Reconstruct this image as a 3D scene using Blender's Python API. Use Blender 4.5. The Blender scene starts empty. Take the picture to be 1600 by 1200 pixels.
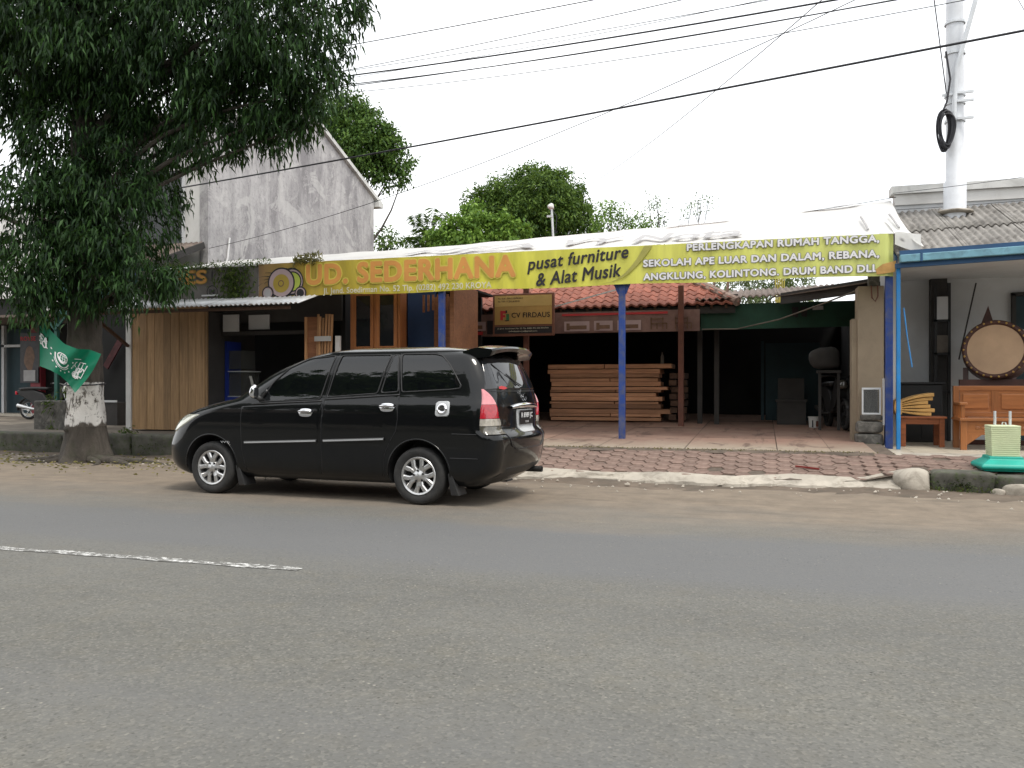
import bpy, bmesh, math, random
import numpy as np
from mathutils import Vector, Matrix
random.seed(7); RNG = np.random.default_rng(7)
SC = bpy.context.scene; COL = SC.collection
R = math.radians

# ------------------------------------------------------------------ camera, sky, sun, exposure
YAW = R(16.8); FPX = 1300.0; HZ = 605.0; EYE = 1.31
cam_d = bpy.data.cameras.new('camera'); cam = bpy.data.objects.new('camera', cam_d); COL.objects.link(cam)
cam.location = (0, 0, EYE); cam.rotation_euler = (R(90), 0, YAW)
cam_d.sensor_width = 36; cam_d.lens = FPX/1600*36; cam_d.shift_y = (HZ-600)/1600
cam_d.clip_start = .05; cam_d.clip_end = 2000
SC.camera = cam
SUN_EL, SUN_AZ = R(62), R(128)           # azimuth clockwise from +Y
w = bpy.data.worlds.new('World'); SC.world = w; w.use_nodes = True
nt = w.node_tree; bg = nt.nodes['Background']
sky = nt.nodes.new('ShaderNodeTexSky'); sky.sky_type = 'NISHITA'; sky.sun_disc = False
sky.sun_elevation = SUN_EL; sky.sun_rotation = SUN_AZ; sky.dust_density = 4; sky.air_density = 1.2
tc = nt.nodes.new('ShaderNodeTexCoord'); nz = nt.nodes.new('ShaderNodeTexNoise')
nz.inputs['Scale'].default_value = 2.2; nz.inputs['Detail'].default_value = 5
cr = nt.nodes.new('ShaderNodeValToRGB')
cr.color_ramp.elements[0].position = .3; cr.color_ramp.elements[0].color = (9.0, 9.3, 9.6, 1)
cr.color_ramp.elements[1].position = .7; cr.color_ramp.elements[1].color = (11.2, 11.2, 11.1, 1)
mx = nt.nodes.new('ShaderNodeMix'); mx.data_type = 'RGBA'; mx.inputs[0].default_value = .88
nt.links.new(tc.outputs['Generated'], nz.inputs['Vector']); nt.links.new(nz.outputs['Fac'], cr.inputs['Fac'])
nt.links.new(sky.outputs[0], mx.inputs[6]); nt.links.new(cr.outputs[0], mx.inputs[7]); nt.links.new(mx.outputs[2], bg.inputs[0])
bg.inputs[1].default_value = .12
sd = bpy.data.lights.new('sun', 'SUN'); sd.energy = 1.5; sd.angle = R(14); sd.color = (1, .95, .87)
so = bpy.data.objects.new('sun', sd); COL.objects.link(so)
sdir = Vector((math.sin(SUN_AZ)*math.cos(SUN_EL), math.cos(SUN_AZ)*math.cos(SUN_EL), math.sin(SUN_EL)))
so.rotation_euler = sdir.to_track_quat('Z', 'Y').to_euler()
vs = SC.view_settings; vs.view_transform = 'Standard'; vs.look = 'None'; vs.exposure = .5; vs.gamma = 1; vs.use_curve_mapping = False
SC.cycles.max_bounces = 6; SC.cycles.transparent_max_bounces = 12

# ------------------------------------------------------------------ survey helpers: where a line of sight meets a real plane
FW = np.array([-math.sin(YAW), math.cos(YAW), 0]); RT = np.array([math.cos(YAW), math.sin(YAW), 0]); CO = np.array([0, 0, EYE])
def ray(px, py): return FW + RT*(px-800)/FPX + np.array([0, 0, 1.])*(HZ-py)/FPX
def atY(px, py, Y): r = ray(px, py); return Vector(CO + r*Y/r[1])
def atZ(px, py, z): r = ray(px, py); return Vector(CO + r*(z-EYE)/r[2])
def atX(px, py, X): r = ray(px, py); return Vector(CO + r*X/r[0])
def atD(px, py, d): return Vector(CO + ray(px, py)*d)

# ------------------------------------------------------------------ materials
def nodes(name):
    m = bpy.data.materials.new(name); m.use_nodes = True
    t = m.node_tree; return m, t, t.nodes['Principled BSDF']
def N(t, kind, **kw):
    n = t.nodes.new(kind)
    for k, v in kw.items():
        if k in n.inputs: n.inputs[k].default_value = v
        else: setattr(n, k, v)
    return n
def coords(t, scale=(1, 1, 1), gen='Object'):
    c = N(t, 'ShaderNodeTexCoord'); m = N(t, 'ShaderNodeMapping'); m.inputs['Scale'].default_value = scale
    t.links.new(c.outputs[gen], m.inputs['Vector']); return m.outputs['Vector']
def mixc(t, fac, a, b, blend='MIX'):
    n = t.nodes.new('ShaderNodeMix'); n.data_type = 'RGBA'; n.blend_type = blend
    for sock, v in ((0, fac), (6, a), (7, b)):
        if hasattr(v, 'is_linked') or isinstance(v, bpy.types.NodeSocket): t.links.new(v, n.inputs[sock])
        elif sock == 0: n.inputs[0].default_value = v
        else: n.inputs[sock].default_value = (*v, 1) if len(v) == 3 else v
    return n.outputs[2]
def ramp(t, sock, stops):
    n = t.nodes.new('ShaderNodeValToRGB'); e = n.color_ramp.elements
    while len(e) < len(stops): e.new(.5)
    for i, (p, c) in enumerate(stops):
        e[i].position = p; e[i].color = (c, c, c, 1) if not hasattr(c, '__len__') else (*c, 1)
    t.links.new(sock, n.inputs['Fac']); return n.outputs['Color']
def noise(t, vec, scale, detail=5, rough=.55, dist=0):
    n = N(t, 'ShaderNodeTexNoise', Scale=scale, Detail=detail, Roughness=rough, Distortion=dist)
    t.links.new(vec, n.inputs['Vector']); return n.outputs['Fac']
def bump(t, bsdf, h, strength=.3, dist=.01):
    b = N(t, 'ShaderNodeBump', Strength=strength, Distance=dist); t.links.new(h, b.inputs['Height'])
    t.links.new(b.outputs['Normal'], bsdf.inputs['Normal'])
def sc(c, k): return tuple(min(1, x*k) for x in c)
def M(name, col, rough=.7, metal=0, var=.25, scale=3, stretch=(1, 1, 1), rnd=0, bmp=.15, fine=40, dirt=None, dirt_amt=.5, coat=0):
    """plain surface with uneven tone, per-object shift, optional stains"""
    m, t, b = nodes(name)
    v = coords(t, stretch)
    n1 = noise(t, v, scale); f = ramp(t, n1, [(.3, 0), (.7, 1)])
    c = mixc(t, f, sc(col, 1-var), sc(col, 1+var*.8))
    if rnd:
        oi = N(t, 'ShaderNodeObjectInfo')
        h = N(t, 'ShaderNodeHueSaturation'); mr = N(t, 'ShaderNodeMapRange'); mr.inputs['To Min'].default_value = 1-rnd; mr.inputs['To Max'].default_value = 1+rnd*.8
        t.links.new(oi.outputs['Random'], mr.inputs['Value']); t.links.new(mr.outputs[0], h.inputs['Value']); t.links.new(c, h.inputs['Color']); c = h.outputs['Color']
    if dirt:
        n2 = noise(t, v, scale*1.7, 8, .7, .6); f2 = ramp(t, n2, [(.48, 0), (.72, dirt_amt)])
        c = mixc(t, f2, c, dirt)
    t.links.new(c, b.inputs['Base Color'])
    b.inputs['Roughness'].default_value = rough; b.inputs['Metallic'].default_value = metal; b.inputs['Coat Weight'].default_value = coat
    if bmp:
        n3 = noise(t, v, fine, 4, .6); bump(t, b, n3, bmp, .01)
    return m
def wood(name, col, rough=.6, axis='Z', rnd=.2, dirt=None, gloss=0):
    m, t, b = nodes(name)
    s = {'X': (1.2, 14, 14), 'Y': (14, 1.2, 14), 'Z': (14, 14, 1.2)}[axis]
    v = coords(t, s); oi = N(t, 'ShaderNodeObjectInfo')
    va = N(t, 'ShaderNodeVectorMath'); va.operation = 'ADD'; mu = N(t, 'ShaderNodeVectorMath'); mu.operation = 'SCALE'; mu.inputs['Scale'].default_value = 37
    cb = N(t, 'ShaderNodeCombineXYZ'); [t.links.new(oi.outputs['Random'], cb.inputs[i]) for i in range(3)]
    t.links.new(cb.outputs[0], mu.inputs[0]); t.links.new(v, va.inputs[0]); t.links.new(mu.outputs[0], va.inputs[1]); v2 = va.outputs[0]
    n1 = noise(t, v2, 1.0, 7, .65, 1.2); c = mixc(t, ramp(t, n1, [(.28, 0), (.7, 1)]), sc(col, .6), sc(col, 1.2))
    n2 = noise(t, v2, .25, 3); c = mixc(t, ramp(t, n2, [(.4, 0), (.75, .5)]), c, dirt or sc(col, .5))
    h = N(t, 'ShaderNodeHueSaturation'); mr = N(t, 'ShaderNodeMapRange'); mr.inputs['To Min'].default_value = 1-rnd; mr.inputs['To Max'].default_value = 1+rnd
    t.links.new(oi.outputs['Random'], mr.inputs['Value']); t.links.new(mr.outputs[0], h.inputs['Value']); t.links.new(c, h.inputs['Color'])
    t.links.new(h.outputs['Color'], b.inputs['Base Color']); b.inputs['Roughness'].default_value = rough; b.inputs['Coat Weight'].default_value = gloss; b.inputs['Coat Roughness'].default_value = .2
    bump(t, b, n1, .2, .004); return m
def leafmat(name, dark, light, trans=.25):
    m, t, b = nodes(name)
    a = N(t, 'ShaderNodeAttribute', attribute_name='tone'); c = ramp(t, a.outputs['Fac'], [(0, dark), (.6, tuple((x+y)/2 for x, y in zip(dark, light))), (1, light)])
    t.links.new(c, b.inputs['Base Color']); b.inputs['Roughness'].default_value = .55; b.inputs['Specular IOR Level'].default_value = .22
    tr = N(t, 'ShaderNodeBsdfTranslucent'); t.links.new(mixc(t, .5, c, (.16, .24, .03)), tr.inputs['Color'])
    ms = N(t, 'ShaderNodeMixShader'); ms.inputs[0].default_value = trans
    t.links.new(b.outputs[0], ms.inputs[1]); t.links.new(tr.outputs[0], ms.inputs[2]); t.links.new(ms.outputs[0], t.nodes['Material Output'].inputs[0]); return m

def asphalt_mat():
    m, t, b = nodes('asphalt'); v = coords(t)
    def mul(a, c_):
        q = N(t, 'ShaderNodeMath', operation='MULTIPLY')
        for k, x in enumerate((a, c_)):
            if isinstance(x, float): q.inputs[k].default_value = x
            else: t.links.new(x, q.inputs[k])
        return q.outputs[0]
    sx = N(t, 'ShaderNodeSeparateXYZ'); t.links.new(v, sx.inputs[0])
    big = noise(t, coords(t, (.5, 1, 1)), .45, 6, .65); c = mixc(t, ramp(t, big, [(.36, 0), (.64, 1)]), (.108, .106, .094), (.154, .150, .132))
    c = mixc(t, ramp(t, noise(t, v, 4.5, 6, .7), [(.48, 0), (.72, .5)]), c, (.150, .135, .100))
    # polished wheel lane: smoother and bluer
    wob = noise(t, coords(t, (.2, 1, 1)), .8, 4, .6); ad = N(t, 'ShaderNodeMath', operation='MULTIPLY_ADD'); t.links.new(wob, ad.inputs[0]); ad.inputs[1].default_value = 1.6; t.links.new(sx.outputs[1], ad.inputs[2])
    dv = N(t, 'ShaderNodeMath', operation='DIVIDE'); t.links.new(ad.outputs[0], dv.inputs[0]); dv.inputs[1].default_value = 12.0
    lane = ramp(t, dv.outputs[0], [(.24, 0), (.30, .45), (.36, .1), (.50, .25), (.56, .8), (.66, .8), (.72, .3)])
    c = mixc(t, lane, c, (.128, .130, .134))
    inv = N(t, 'ShaderNodeMath', operation='SUBTRACT'); inv.inputs[0].default_value = 1.0; t.links.new(lane, inv.inputs[1]); rough_ = inv.outputs[0]
    # packed aggregate
    vo = N(t, 'ShaderNodeTexVoronoi', Scale=78); t.links.new(v, vo.inputs['Vector']); vc = N(t, 'ShaderNodeSeparateColor'); t.links.new(vo.outputs['Color'], vc.inputs[0])
    c = mixc(t, mul(ramp(t, vc.outputs[0], [(.0, .55), (.35, 0)]), rough_), c, (.06, .059, .053))
    c = mixc(t, mul(ramp(t, vc.outputs[1], [(.68, 0), (1, .5)]), rough_), c, (.24, .23, .20))
    patch = ramp(t, noise(t, v, .7, 4, .6), [(.40, .1), (.62, 1)])
    fine = noise(t, v, 30, 6, .8); c = mixc(t, mul(ramp(t, fine, [(.33, .9), (.43, 0)]), patch), c, (.045, .042, .036))
    vo2 = N(t, 'ShaderNodeTexVoronoi', Scale=30); t.links.new(v, vo2.inputs['Vector']); v2 = N(t, 'ShaderNodeSeparateColor'); t.links.new(vo2.outputs['Color'], v2.inputs[0])
    st_ = mul(ramp(t, vo2.outputs['Distance'], [(.12, 1), (.25, 0)]), patch)
    c = mixc(t, mul(st_, ramp(t, v2.outputs[0], [(.86, 0), (.90, .8)])), c, (.34, .32, .27))
    c = mixc(t, mul(st_, ramp(t, v2.outputs[1], [(.84, 0), (.88, .9)])), c, (.028, .026, .022))
    # oil and tar blots
    c = mixc(t, ramp(t, noise(t, coords(t, (.6, 1.4, 1)), 1.7, 7, .75, .6), [(.66, 0), (.74, .45)]), c, (.06, .058, .055))
    # dust and soil blown against the kerb
    w2 = noise(t, coords(t, (.35, 1, 1)), .9, 7, .7); a2 = N(t, 'ShaderNodeMath', operation='MULTIPLY_ADD'); t.links.new(w2, a2.inputs[0]); a2.inputs[1].default_value = 3.0; t.links.new(sx.outputs[1], a2.inputs[2])
    mr = N(t, 'ShaderNodeMapRange'); mr.inputs['From Min'].default_value = 8.9; mr.inputs['From Max'].default_value = 10.8; t.links.new(a2.outputs[0], mr.inputs['Value'])
    soil = mixc(t, ramp(t, noise(t, v, 2.6, 8, .75), [(.3, 0), (.7, 1)]), (.145, .115, .086), (.265, .212, .158))
    soil = mixc(t, ramp(t, noise(t, coords(t, (.3, 2.5, 1)), 2.2, 6, .7), [(.52, 0), (.68, .6)]), soil, (.10, .085, .068))
    c = mixc(t, mul(mr.outputs[0], .88), c, soil)
    t.links.new(c, b.inputs['Base Color']); b.inputs['Roughness'].default_value = .85; b.inputs['Specular IOR Level'].default_value = .3
    bump(t, b, mixc(t, .5, fine, vo.outputs['Distance']), .55, .006); return m

def stained_concrete():
    m, t, b = nodes('stained_concrete'); v = coords(t)
    vs_ = coords(t, (1, 1.0, .25))
    c = mixc(t, ramp(t, noise(t, v, .5, 6, .65), [(.35, 0), (.65, 1)]), (.34, .33, .335), (.52, .505, .505))
    c = mixc(t, ramp(t, noise(t, vs_, 1.4, 7, .7, .4), [(.46, 0), (.62, .75)]), c, (.20, .19, .20))
    c = mixc(t, ramp(t, noise(t, v, 9, 6, .8), [(.52, 0), (.62, .45)]), c, (.15, .145, .15))
    c = mixc(t, ramp(t, noise(t, v, .9, 6, .6, 1.0), [(.56, 0), (.60, .6)]), c, (.55, .54, .53))
    ck = noise(t, v, .7, 9, .7, .8); c = mixc(t, ramp(t, ck, [(.485, 0), (.497, .45), (.503, .45), (.515, 0)]), c, (.56, .54, .53))
    c = mixc(t, ramp(t, noise(t, coords(t, (1, 2.2, .12)), 1.6, 5, .6), [(.55, 0), (.75, .5)]), c, (.20, .195, .20))
    t.links.new(c, b.inputs['Base Color']); b.inputs['Roughness'].default_value = .9; bump(t, b, noise(t, v, 14, 6), .4, .02); return m

def banner_mat(name, stops, length, streak=.3):
    """printed vinyl: ink colour runs along x from 0 to length, with dirt streaks"""
    m, t, b = nodes(name); v = coords(t); sx = N(t, 'ShaderNodeSeparateXYZ'); t.links.new(v, sx.inputs[0])
    mr = N(t, 'ShaderNodeMapRange'); mr.inputs['From Max'].default_value = length; t.links.new(sx.outputs[0], mr.inputs['Value'])
    c = ramp(t, mr.outputs[0], stops)
    c = mixc(t, ramp(t, noise(t, coords(t, (3, 3, .5)), 1.5, 6, .6), [(.4, 0), (.75, streak)]), c, (.16, .13, .05))
    t.links.new(c, b.inputs['Base Color']); b.inputs['Roughness'].default_value = .45
    bump(t, b, noise(t, coords(t, (1, 1, .3)), 2.5, 3), .35, .03); return m

def paint_car():
    m, t, b = nodes('black_car_paint'); v = coords(t)
    b.inputs['Base Color'].default_value = (.004, .0045, .005, 1); b.inputs['Roughness'].default_value = .3
    b.inputs['Specular IOR Level'].default_value = .08
    b.inputs['Coat Weight'].default_value = .85; b.inputs['Coat IOR'].default_value = 1.45
    sx = N(t, 'ShaderNodeSeparateXYZ'); t.links.new(v, sx.inputs[0])
    mr = N(t, 'ShaderNodeMapRange'); mr.inputs['From Min'].default_value = .9; mr.inputs['From Max'].default_value = .25; mr.inputs['To Max'].default_value = .5; t.links.new(sx.outputs[2], mr.inputs['Value'])
    mu = N(t, 'ShaderNodeMath', operation='MULTIPLY'); t.links.new(mr.outputs[0], mu.inputs[0]); t.links.new(ramp(t, noise(t, v, 5, 6, .7), [(.35, .1), (.7, 1)]), mu.inputs[1])
    t.links.new(mixc(t, mu.outputs[0], (.004, .0045, .005), (.012, .011, .010)), b.inputs['Base Color'])
    t.links.new(ramp(t, noise(t, v, 6, 6, .7), [(.3, .015), (.8, .05)]), b.inputs['Coat Roughness']); return m

def tarp_mat(name, col, trans=.3):
    m, t, b = nodes(name); v = coords(t)
    c = mixc(t, ramp(t, noise(t, v, 1.1, 6, .65), [(.45, 0), (.75, .4)]), col, sc(col, .72))
    t.links.new(c, b.inputs['Base Color']); b.inputs['Roughness'].default_value = .5
    tr = N(t, 'ShaderNodeBsdfTranslucent'); t.links.new(c, tr.inputs['Color'])
    ms = N(t, 'ShaderNodeMixShader'); ms.inputs[0].default_value = trans
    t.links.new(b.outputs[0], ms.inputs[1]); t.links.new(tr.outputs[0], ms.inputs[2]); t.links.new(ms.outputs[0], t.nodes['Material Output'].inputs[0])
    bump(t, b, noise(t, v, 2.0, 4), .25, .03); return m
def glass_mat(name, col=(.006, .007, .008), clear=.0, rough=.02, spec=.5):
    m, t, b = nodes(name); b.inputs['Base Color'].default_value = (*col, 1); b.inputs['Roughness'].default_value = rough; b.inputs['Specular IOR Level'].default_value = spec
    if clear:
        tr = N(t, 'ShaderNodeBsdfTransparent'); ms = N(t, 'ShaderNodeMixShader'); ms.inputs[0].default_value = clear
        t.links.new(b.outputs[0], ms.inputs[1]); t.links.new(tr.outputs[0], ms.inputs[2]); t.links.new(ms.outputs[0], t.nodes['Material Output'].inputs[0])
    return m

G = {}
G['asphalt'] = asphalt_mat(); G['concrete_wall'] = stained_concrete()
G['soil'] = M('soil', (.13, .10, .075), .95, var=.45, scale=1.6, bmp=.7, fine=18, dirt=(.06, .055, .04), dirt_amt=.7)
G['cement'] = M('cement', (.42, .38, .32), .9, var=.22, scale=2.5, bmp=.6, fine=30, dirt=(.13, .11, .085), dirt_amt=.85)
G['mosskerb'] = M('mossy_kerb', (.085, .082, .068), .95, var=.4, scale=5, bmp=.8, fine=22, dirt=(.045, .070, .016), dirt_amt=.95)
G['paver'] = M('paver', (.185, .122, .098), .9, var=.25, scale=6, rnd=.16, bmp=.4, fine=50, dirt=(.27, .215, .175), dirt_amt=.65)
G['joint'] = M('joint_soil', (.11, .085, .065), .95, var=.4, scale=8, bmp=.6, fine=30)
G['slab'] = M('terrace_slab', (.30, .19, .143), .85, var=.3, scale=1.1, rnd=.14, bmp=.35, fine=20, dirt=(.085, .045, .03), dirt_amt=.75)
def slab_mat():
    m, t, b = nodes('terrace_slab'); v = coords(t); sx = N(t, 'ShaderNodeSeparateXYZ'); t.links.new(v, sx.inputs[0])
    oi = N(t, 'ShaderNodeObjectInfo'); red = mixc(t, oi.outputs['Random'], (.165, .090, .066), (.25, .145, .105))
    red = mixc(t, ramp(t, noise(t, v, 1.3, 6, .65), [(.35, 0), (.7, .8)]), red, (.27, .185, .14))
    wb = N(t, 'ShaderNodeMath', operation='MULTIPLY_ADD'); t.links.new(noise(t, v, 1.1, 6, .7), wb.inputs[0]); wb.inputs[1].default_value = 3.0; t.links.new(sx.outputs[1], wb.inputs[2])
    mr = N(t, 'ShaderNodeMapRange'); mr.inputs['From Min'].default_value = 15.9; mr.inputs['From Max'].default_value = 14.2; t.links.new(wb.outputs[0], mr.inputs['Value'])
    c = mixc(t, mr.outputs[0], red, (.30, .25, .19))                       # pale road dust carried in over the front edge
    c = mixc(t, ramp(t, noise(t, coords(t, (1.6, .5, 1)), 1.5, 7, .75, .7), [(.54, 0), (.64, .8)]), c, (.075, .042, .030))
    c = mixc(t, ramp(t, noise(t, v, 16, 6, .8), [(.60, 0), (.70, .5)]), c, (.13, .10, .08))
    t.links.new(c, b.inputs['Base Color']); b.inputs['Roughness'].default_value = .8; bump(t, b, noise(t, v, 18, 6), .3, .008); return m
G['slab'] = slab_mat()
G['slabR'] = M('porch_tile', (.50, .45, .36), .45, var=.12, scale=3, rnd=.06, bmp=.05, dirt=(.3, .25, .18), dirt_amt=.4)
G['terraceL'] = M('left_terrace', (.17, .145, .115), .95, var=.45, scale=1.5, bmp=.5, dirt=(.06, .052, .038), dirt_amt=.8)
G['tile'] = M('roof_tile', (.30, .105, .07), .85, var=.3, scale=5, rnd=.3, bmp=.4, fine=25, dirt=(.12, .07, .06), dirt_amt=.7)
G['mortar'] = M('ridge_mortar', (.34, .25, .21), .95, var=.4, scale=6, bmp=.6, dirt=(.16, .07, .05), dirt_amt=.8)
G['asbestos'] = M('asbestos_sheet', (.27, .255, .235), .95, var=.25, scale=2.2, rnd=.10, bmp=.4, fine=30, dirt=(.07, .062, .055), dirt_amt=.9)
G['zinc'] = M('zinc_sheet', (.66, .67, .68), .5, .3, var=.2, scale=2, bmp=.1, dirt=(.3, .26, .22), dirt_amt=.4)
G['rusty'] = M('rusty_sheet', (.16, .125, .105), .9, var=.4, scale=3, bmp=.3, dirt=(.08, .055, .045), dirt_amt=.8)
G['white'] = M('white_wall', (.66, .65, .63), .85, var=.08, scale=1.2, bmp=.2, dirt=(.42, .40, .36), dirt_amt=.35)
G['parapet'] = M('parapet', (.62, .62, .60), .9, var=.1, scale=1, bmp=.3, dirt=(.20, .19, .18), dirt_amt=.6)
G['greywall'] = M('grey_wall', (.56, .57, .58), .85, var=.1, scale=1.2, bmp=.15, dirt=(.42, .41, .40), dirt_amt=.4)
G['beige'] = M('beige_wall', (.30, .24, .17), .9, var=.14, scale=1.5, bmp=.2, dirt=(.19, .15, .11), dirt_amt=.5)
G['stone'] = M('pillar_stone', (.10, .095, .085), .95, var=.5, scale=5, bmp=.8, fine=18, dirt=(.30, .28, .25), dirt_amt=.6)
G['bluepost'] = M('blue_post', (.014, .050, .235), .5, var=.2, scale=3, bmp=.08, dirt=(.12, .12, .13), dirt_amt=.8)
G['bluebright'] = M('bright_blue_pipe', (.015, .20, .50), .45, var=.2, scale=3, bmp=.05, dirt=(.12, .2, .28), dirt_amt=.35)
G['gutter'] = M('gutter_blue', (.16, .34, .42), .55, var=.2, scale=4, bmp=.1, dirt=(.08, .15, .20), dirt_amt=.7)
G['navy'] = M('navy_paint', (.018, .07, .16), .6, var=.2, scale=2)
G['brownpost'] = M('brown_post', (.15, .055, .035), .7, var=.25, scale=4, dirt=(.08, .05, .04), dirt_amt=.5)
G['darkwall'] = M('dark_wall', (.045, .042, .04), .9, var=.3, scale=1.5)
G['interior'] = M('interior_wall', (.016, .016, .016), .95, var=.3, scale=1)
G['greenfascia'] = M('green_fascia', (.02, .075, .05), .8, var=.25, scale=2, dirt=(.02, .04, .03), dirt_amt=.6)
G['teal'] = M('teal_panel', (.012, .035, .045), .7, var=.25, scale=2)
G['bluepanel'] = M('blue_panel', (.02, .05, .13), .7, var=.2, scale=2)
G['plank'] = wood('kiosk_plank', (.38, .235, .115), .75, 'Z', .22)
G['lumber'] = wood('sawn_lumber', (.50, .26, .145), .8, 'X', .45, dirt=(.20, .09, .05))
G['spacer'] = wood('spacer_wood', (.10, .055, .035), .9, 'Y', .2)
G['teak'] = wood('varnished_teak', (.36, .135, .042), .35, 'X', .1, gloss=.4)
G['teakv'] = wood('varnished_teak_upright', (.36, .135, .042), .35, 'Z', .1, gloss=.4)
G['redwood'] = wood('table_wood', (.30, .085, .025), .4, 'X', .1, gloss=.3)
G['bamboo'] = wood('slat_wood', (.45, .24, .11), .7, 'Z', .25)
G['board'] = wood('brown_board', (.30, .13, .06), .7, 'X', .15)
G['steel'] = M('galvanised_steel', (.62, .64, .66), .45, .35, var=.1, scale=2, bmp=.03, dirt=(.4, .4, .4), dirt_amt=.3)
G['pole'] = M('pole_paint', (.66, .68, .71), .5, .1, var=.06, scale=2, bmp=.04, dirt=(.45, .45, .46), dirt_amt=.4)
G['blackcable'] = M('black_cable', (.015, .015, .02), .6, var=.1, bmp=0)
G['rubber'] = M('rubber', (.022, .022, .022), .8, var=.3, scale=8, bmp=.1, dirt=(.07, .063, .055), dirt_amt=.5)
G['blackplastic'] = M('black_plastic', (.02, .02, .021), .55, var=.2, scale=8, bmp=.05, dirt=(.05, .046, .04), dirt_amt=.4)
G['paint'] = paint_car(); G['carglass'] = glass_mat('car_glass', (.004, .005, .006), .22, .015, .85); G['rearglass'] = glass_mat('rear_glass', (.016, .017, .019), 0, .02, .8)
G['chrome'] = M('chrome', (.82, .82, .84), .12, 1, var=.05, bmp=0)
G['alloy'] = M('alloy', (.62, .62, .62), .32, .85, var=.1, scale=10, bmp=.03, dirt=(.3, .28, .25), dirt_amt=.35)
G['silver'] = M('silver_plastic', (.48, .49, .5), .4, .3, var=.06, bmp=0)
G['redlens'] = M('red_lens', (.42, .015, .03), .12, 0, var=.25, scale=25, bmp=.1, coat=1)
G['pinklens'] = M('pale_red_lens', (.62, .22, .24), .12, 0, var=.15, scale=25, bmp=.1, coat=1)
G['clearlens'] = M('clear_lens', (.52, .48, .42), .1, .2, var=.3, scale=22, bmp=.1, coat=1)
G['smokelens'] = M('smoke_lens', (.12, .11, .09), .12, .1, var=.4, scale=25, bmp=.1, coat=1)
G['headlamp'] = M('headlamp_lens', (.55, .55, .47), .1, .3, var=.2, scale=15, bmp=.05, coat=1)
G['plate'] = M('plate_black', (.008, .008, .01), .4, bmp=0); G['ink_white'] = M('white_ink', (.74, .74, .74), .6, var=.08, bmp=0)
G['ink_black'] = M('black_ink', (.018, .016, .02), .6, var=.2, bmp=0); G['ink_purple'] = M('purple_outline_ink', (.10, .09, .13), .6, var=.2, bmp=0)
G['ink_orange'] = M('orange_ink', (.64, .29, .07), .6, var=.12, scale=2, bmp=0); G['ink_yellow'] = M('yellow_ink', (.64, .54, .09), .6, var=.1, scale=2, bmp=0)
G['ink_pale'] = M('pale_ink', (.62, .60, .47), .6, var=.2, scale=4, bmp=0); G['ink_grey'] = M('grey_ink', (.36, .35, .35), .6, var=.2, bmp=0)
G['ink_olive'] = M('olive_ink', (.36, .34, .08), .6, var=.15, bmp=0); G['ink_brown'] = M('brown_ink', (.16, .09, .055), .6, var=.3, scale=8, bmp=0)
G['ink_red'] = M('red_ink', (.45, .03, .035), .6, var=.15, bmp=0); G['ink_green'] = M('green_ink', (.04, .16, .06), .6, var=.15, bmp=0)
G['ink_mauve'] = M('mauve_ink', (.40, .30, .30), .6, var=.1, bmp=0); G['ink_lime'] = M('lime_ink', (.42, .50, .08), .6, var=.1, bmp=0); G['ink_gold'] = M('gold_ink', (.36, .26, .04), .6, var=.1, bmp=0)
G['tarp'] = tarp_mat('white_tarp', (.86, .855, .83), .35)
G['banner'] = banner_mat('yellow_banner', [(0, (.28, .17, .085)), (.07, (.42, .29, .05)), (.22, (.54, .44, .04)), (.42, (.66, .62, .06)), (.7, (.68, .68, .12)), (1, (.58, .63, .19))], 11.5, .35)
G['greybanner'] = M('grey_banner', (.17, .155, .145), .7, var=.3, scale=1.5, bmp=.2, dirt=(.07, .06, .05), dirt_amt=.6)
G['photobanner'] = M('furniture_banner', (.22, .135, .115), .7, var=.25, scale=2.5, bmp=.1, dirt=(.13, .06, .055), dirt_amt=.6)
G['signface'] = banner_mat('gold_sign', [(0, (.44, .28, .09)), (1, (.50, .32, .10))], 1.3, .2)
G['signframe'] = M('sign_frame', (.20, .085, .055), .6, var=.2, scale=4)
G['flag'] = tarp_mat('green_flag', (.006, .185, .10), .2)
G['whitewash'] = M('whitewash', (.66, .65, .62), .9, var=.1, scale=4, bmp=.5, fine=18)
G['foam'] = M('folded_foam', (.52, .30, .10), .9, var=.2, scale=5, bmp=.3)
G['drumskin'] = M('drum_skin', (.54, .36, .22), .55, var=.16, scale=2, bmp=.05); G['drumwood'] = M('drum_wood', (.07, .026, .018), .5, var=.3, scale=4)
G['gold'] = M('gold_stud', (.55, .36, .10), .35, .6, bmp=0)
G['palegreen'] = M('pale_green_paint', (.60, .66, .42), .6, var=.07, scale=5, bmp=.1); G['turq'] = M('turquoise_paint', (.01, .36, .28), .4, var=.12, scale=4, bmp=.05)
G['blackmatte'] = M('black_cabinet', (.012, .012, .013), .5, var=.2); G['mattressgrey'] = M('grey_cloth', (.16, .14, .12), .95, var=.3, scale=4)
G['clearbox'] = glass_mat('clear_box', (.10, .105, .10), .55, .05)
G['windowglass'] = glass_mat('window_glass', (.012, .014, .016), 0, .06)
G['redpost'] = M('red_paint', (.20, .02, .03), .6, var=.2); G['greenpaint'] = M('green_paint', (.012, .10, .075), .6, var=.2)
G['poster'] = M('dark_poster', (.03, .03, .035), .5, var=.6, scale=4, bmp=0); G['bucket'] = M('white_bucket', (.50, .50, .48), .5, var=.1)
G['clothwhite'] = M('white_cloth', (.45, .45, .43), .9, var=.1); G['redstick'] = M('red_stick', (.22, .02, .015), .7, var=.2)
G['roadpaint'] = None
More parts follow.
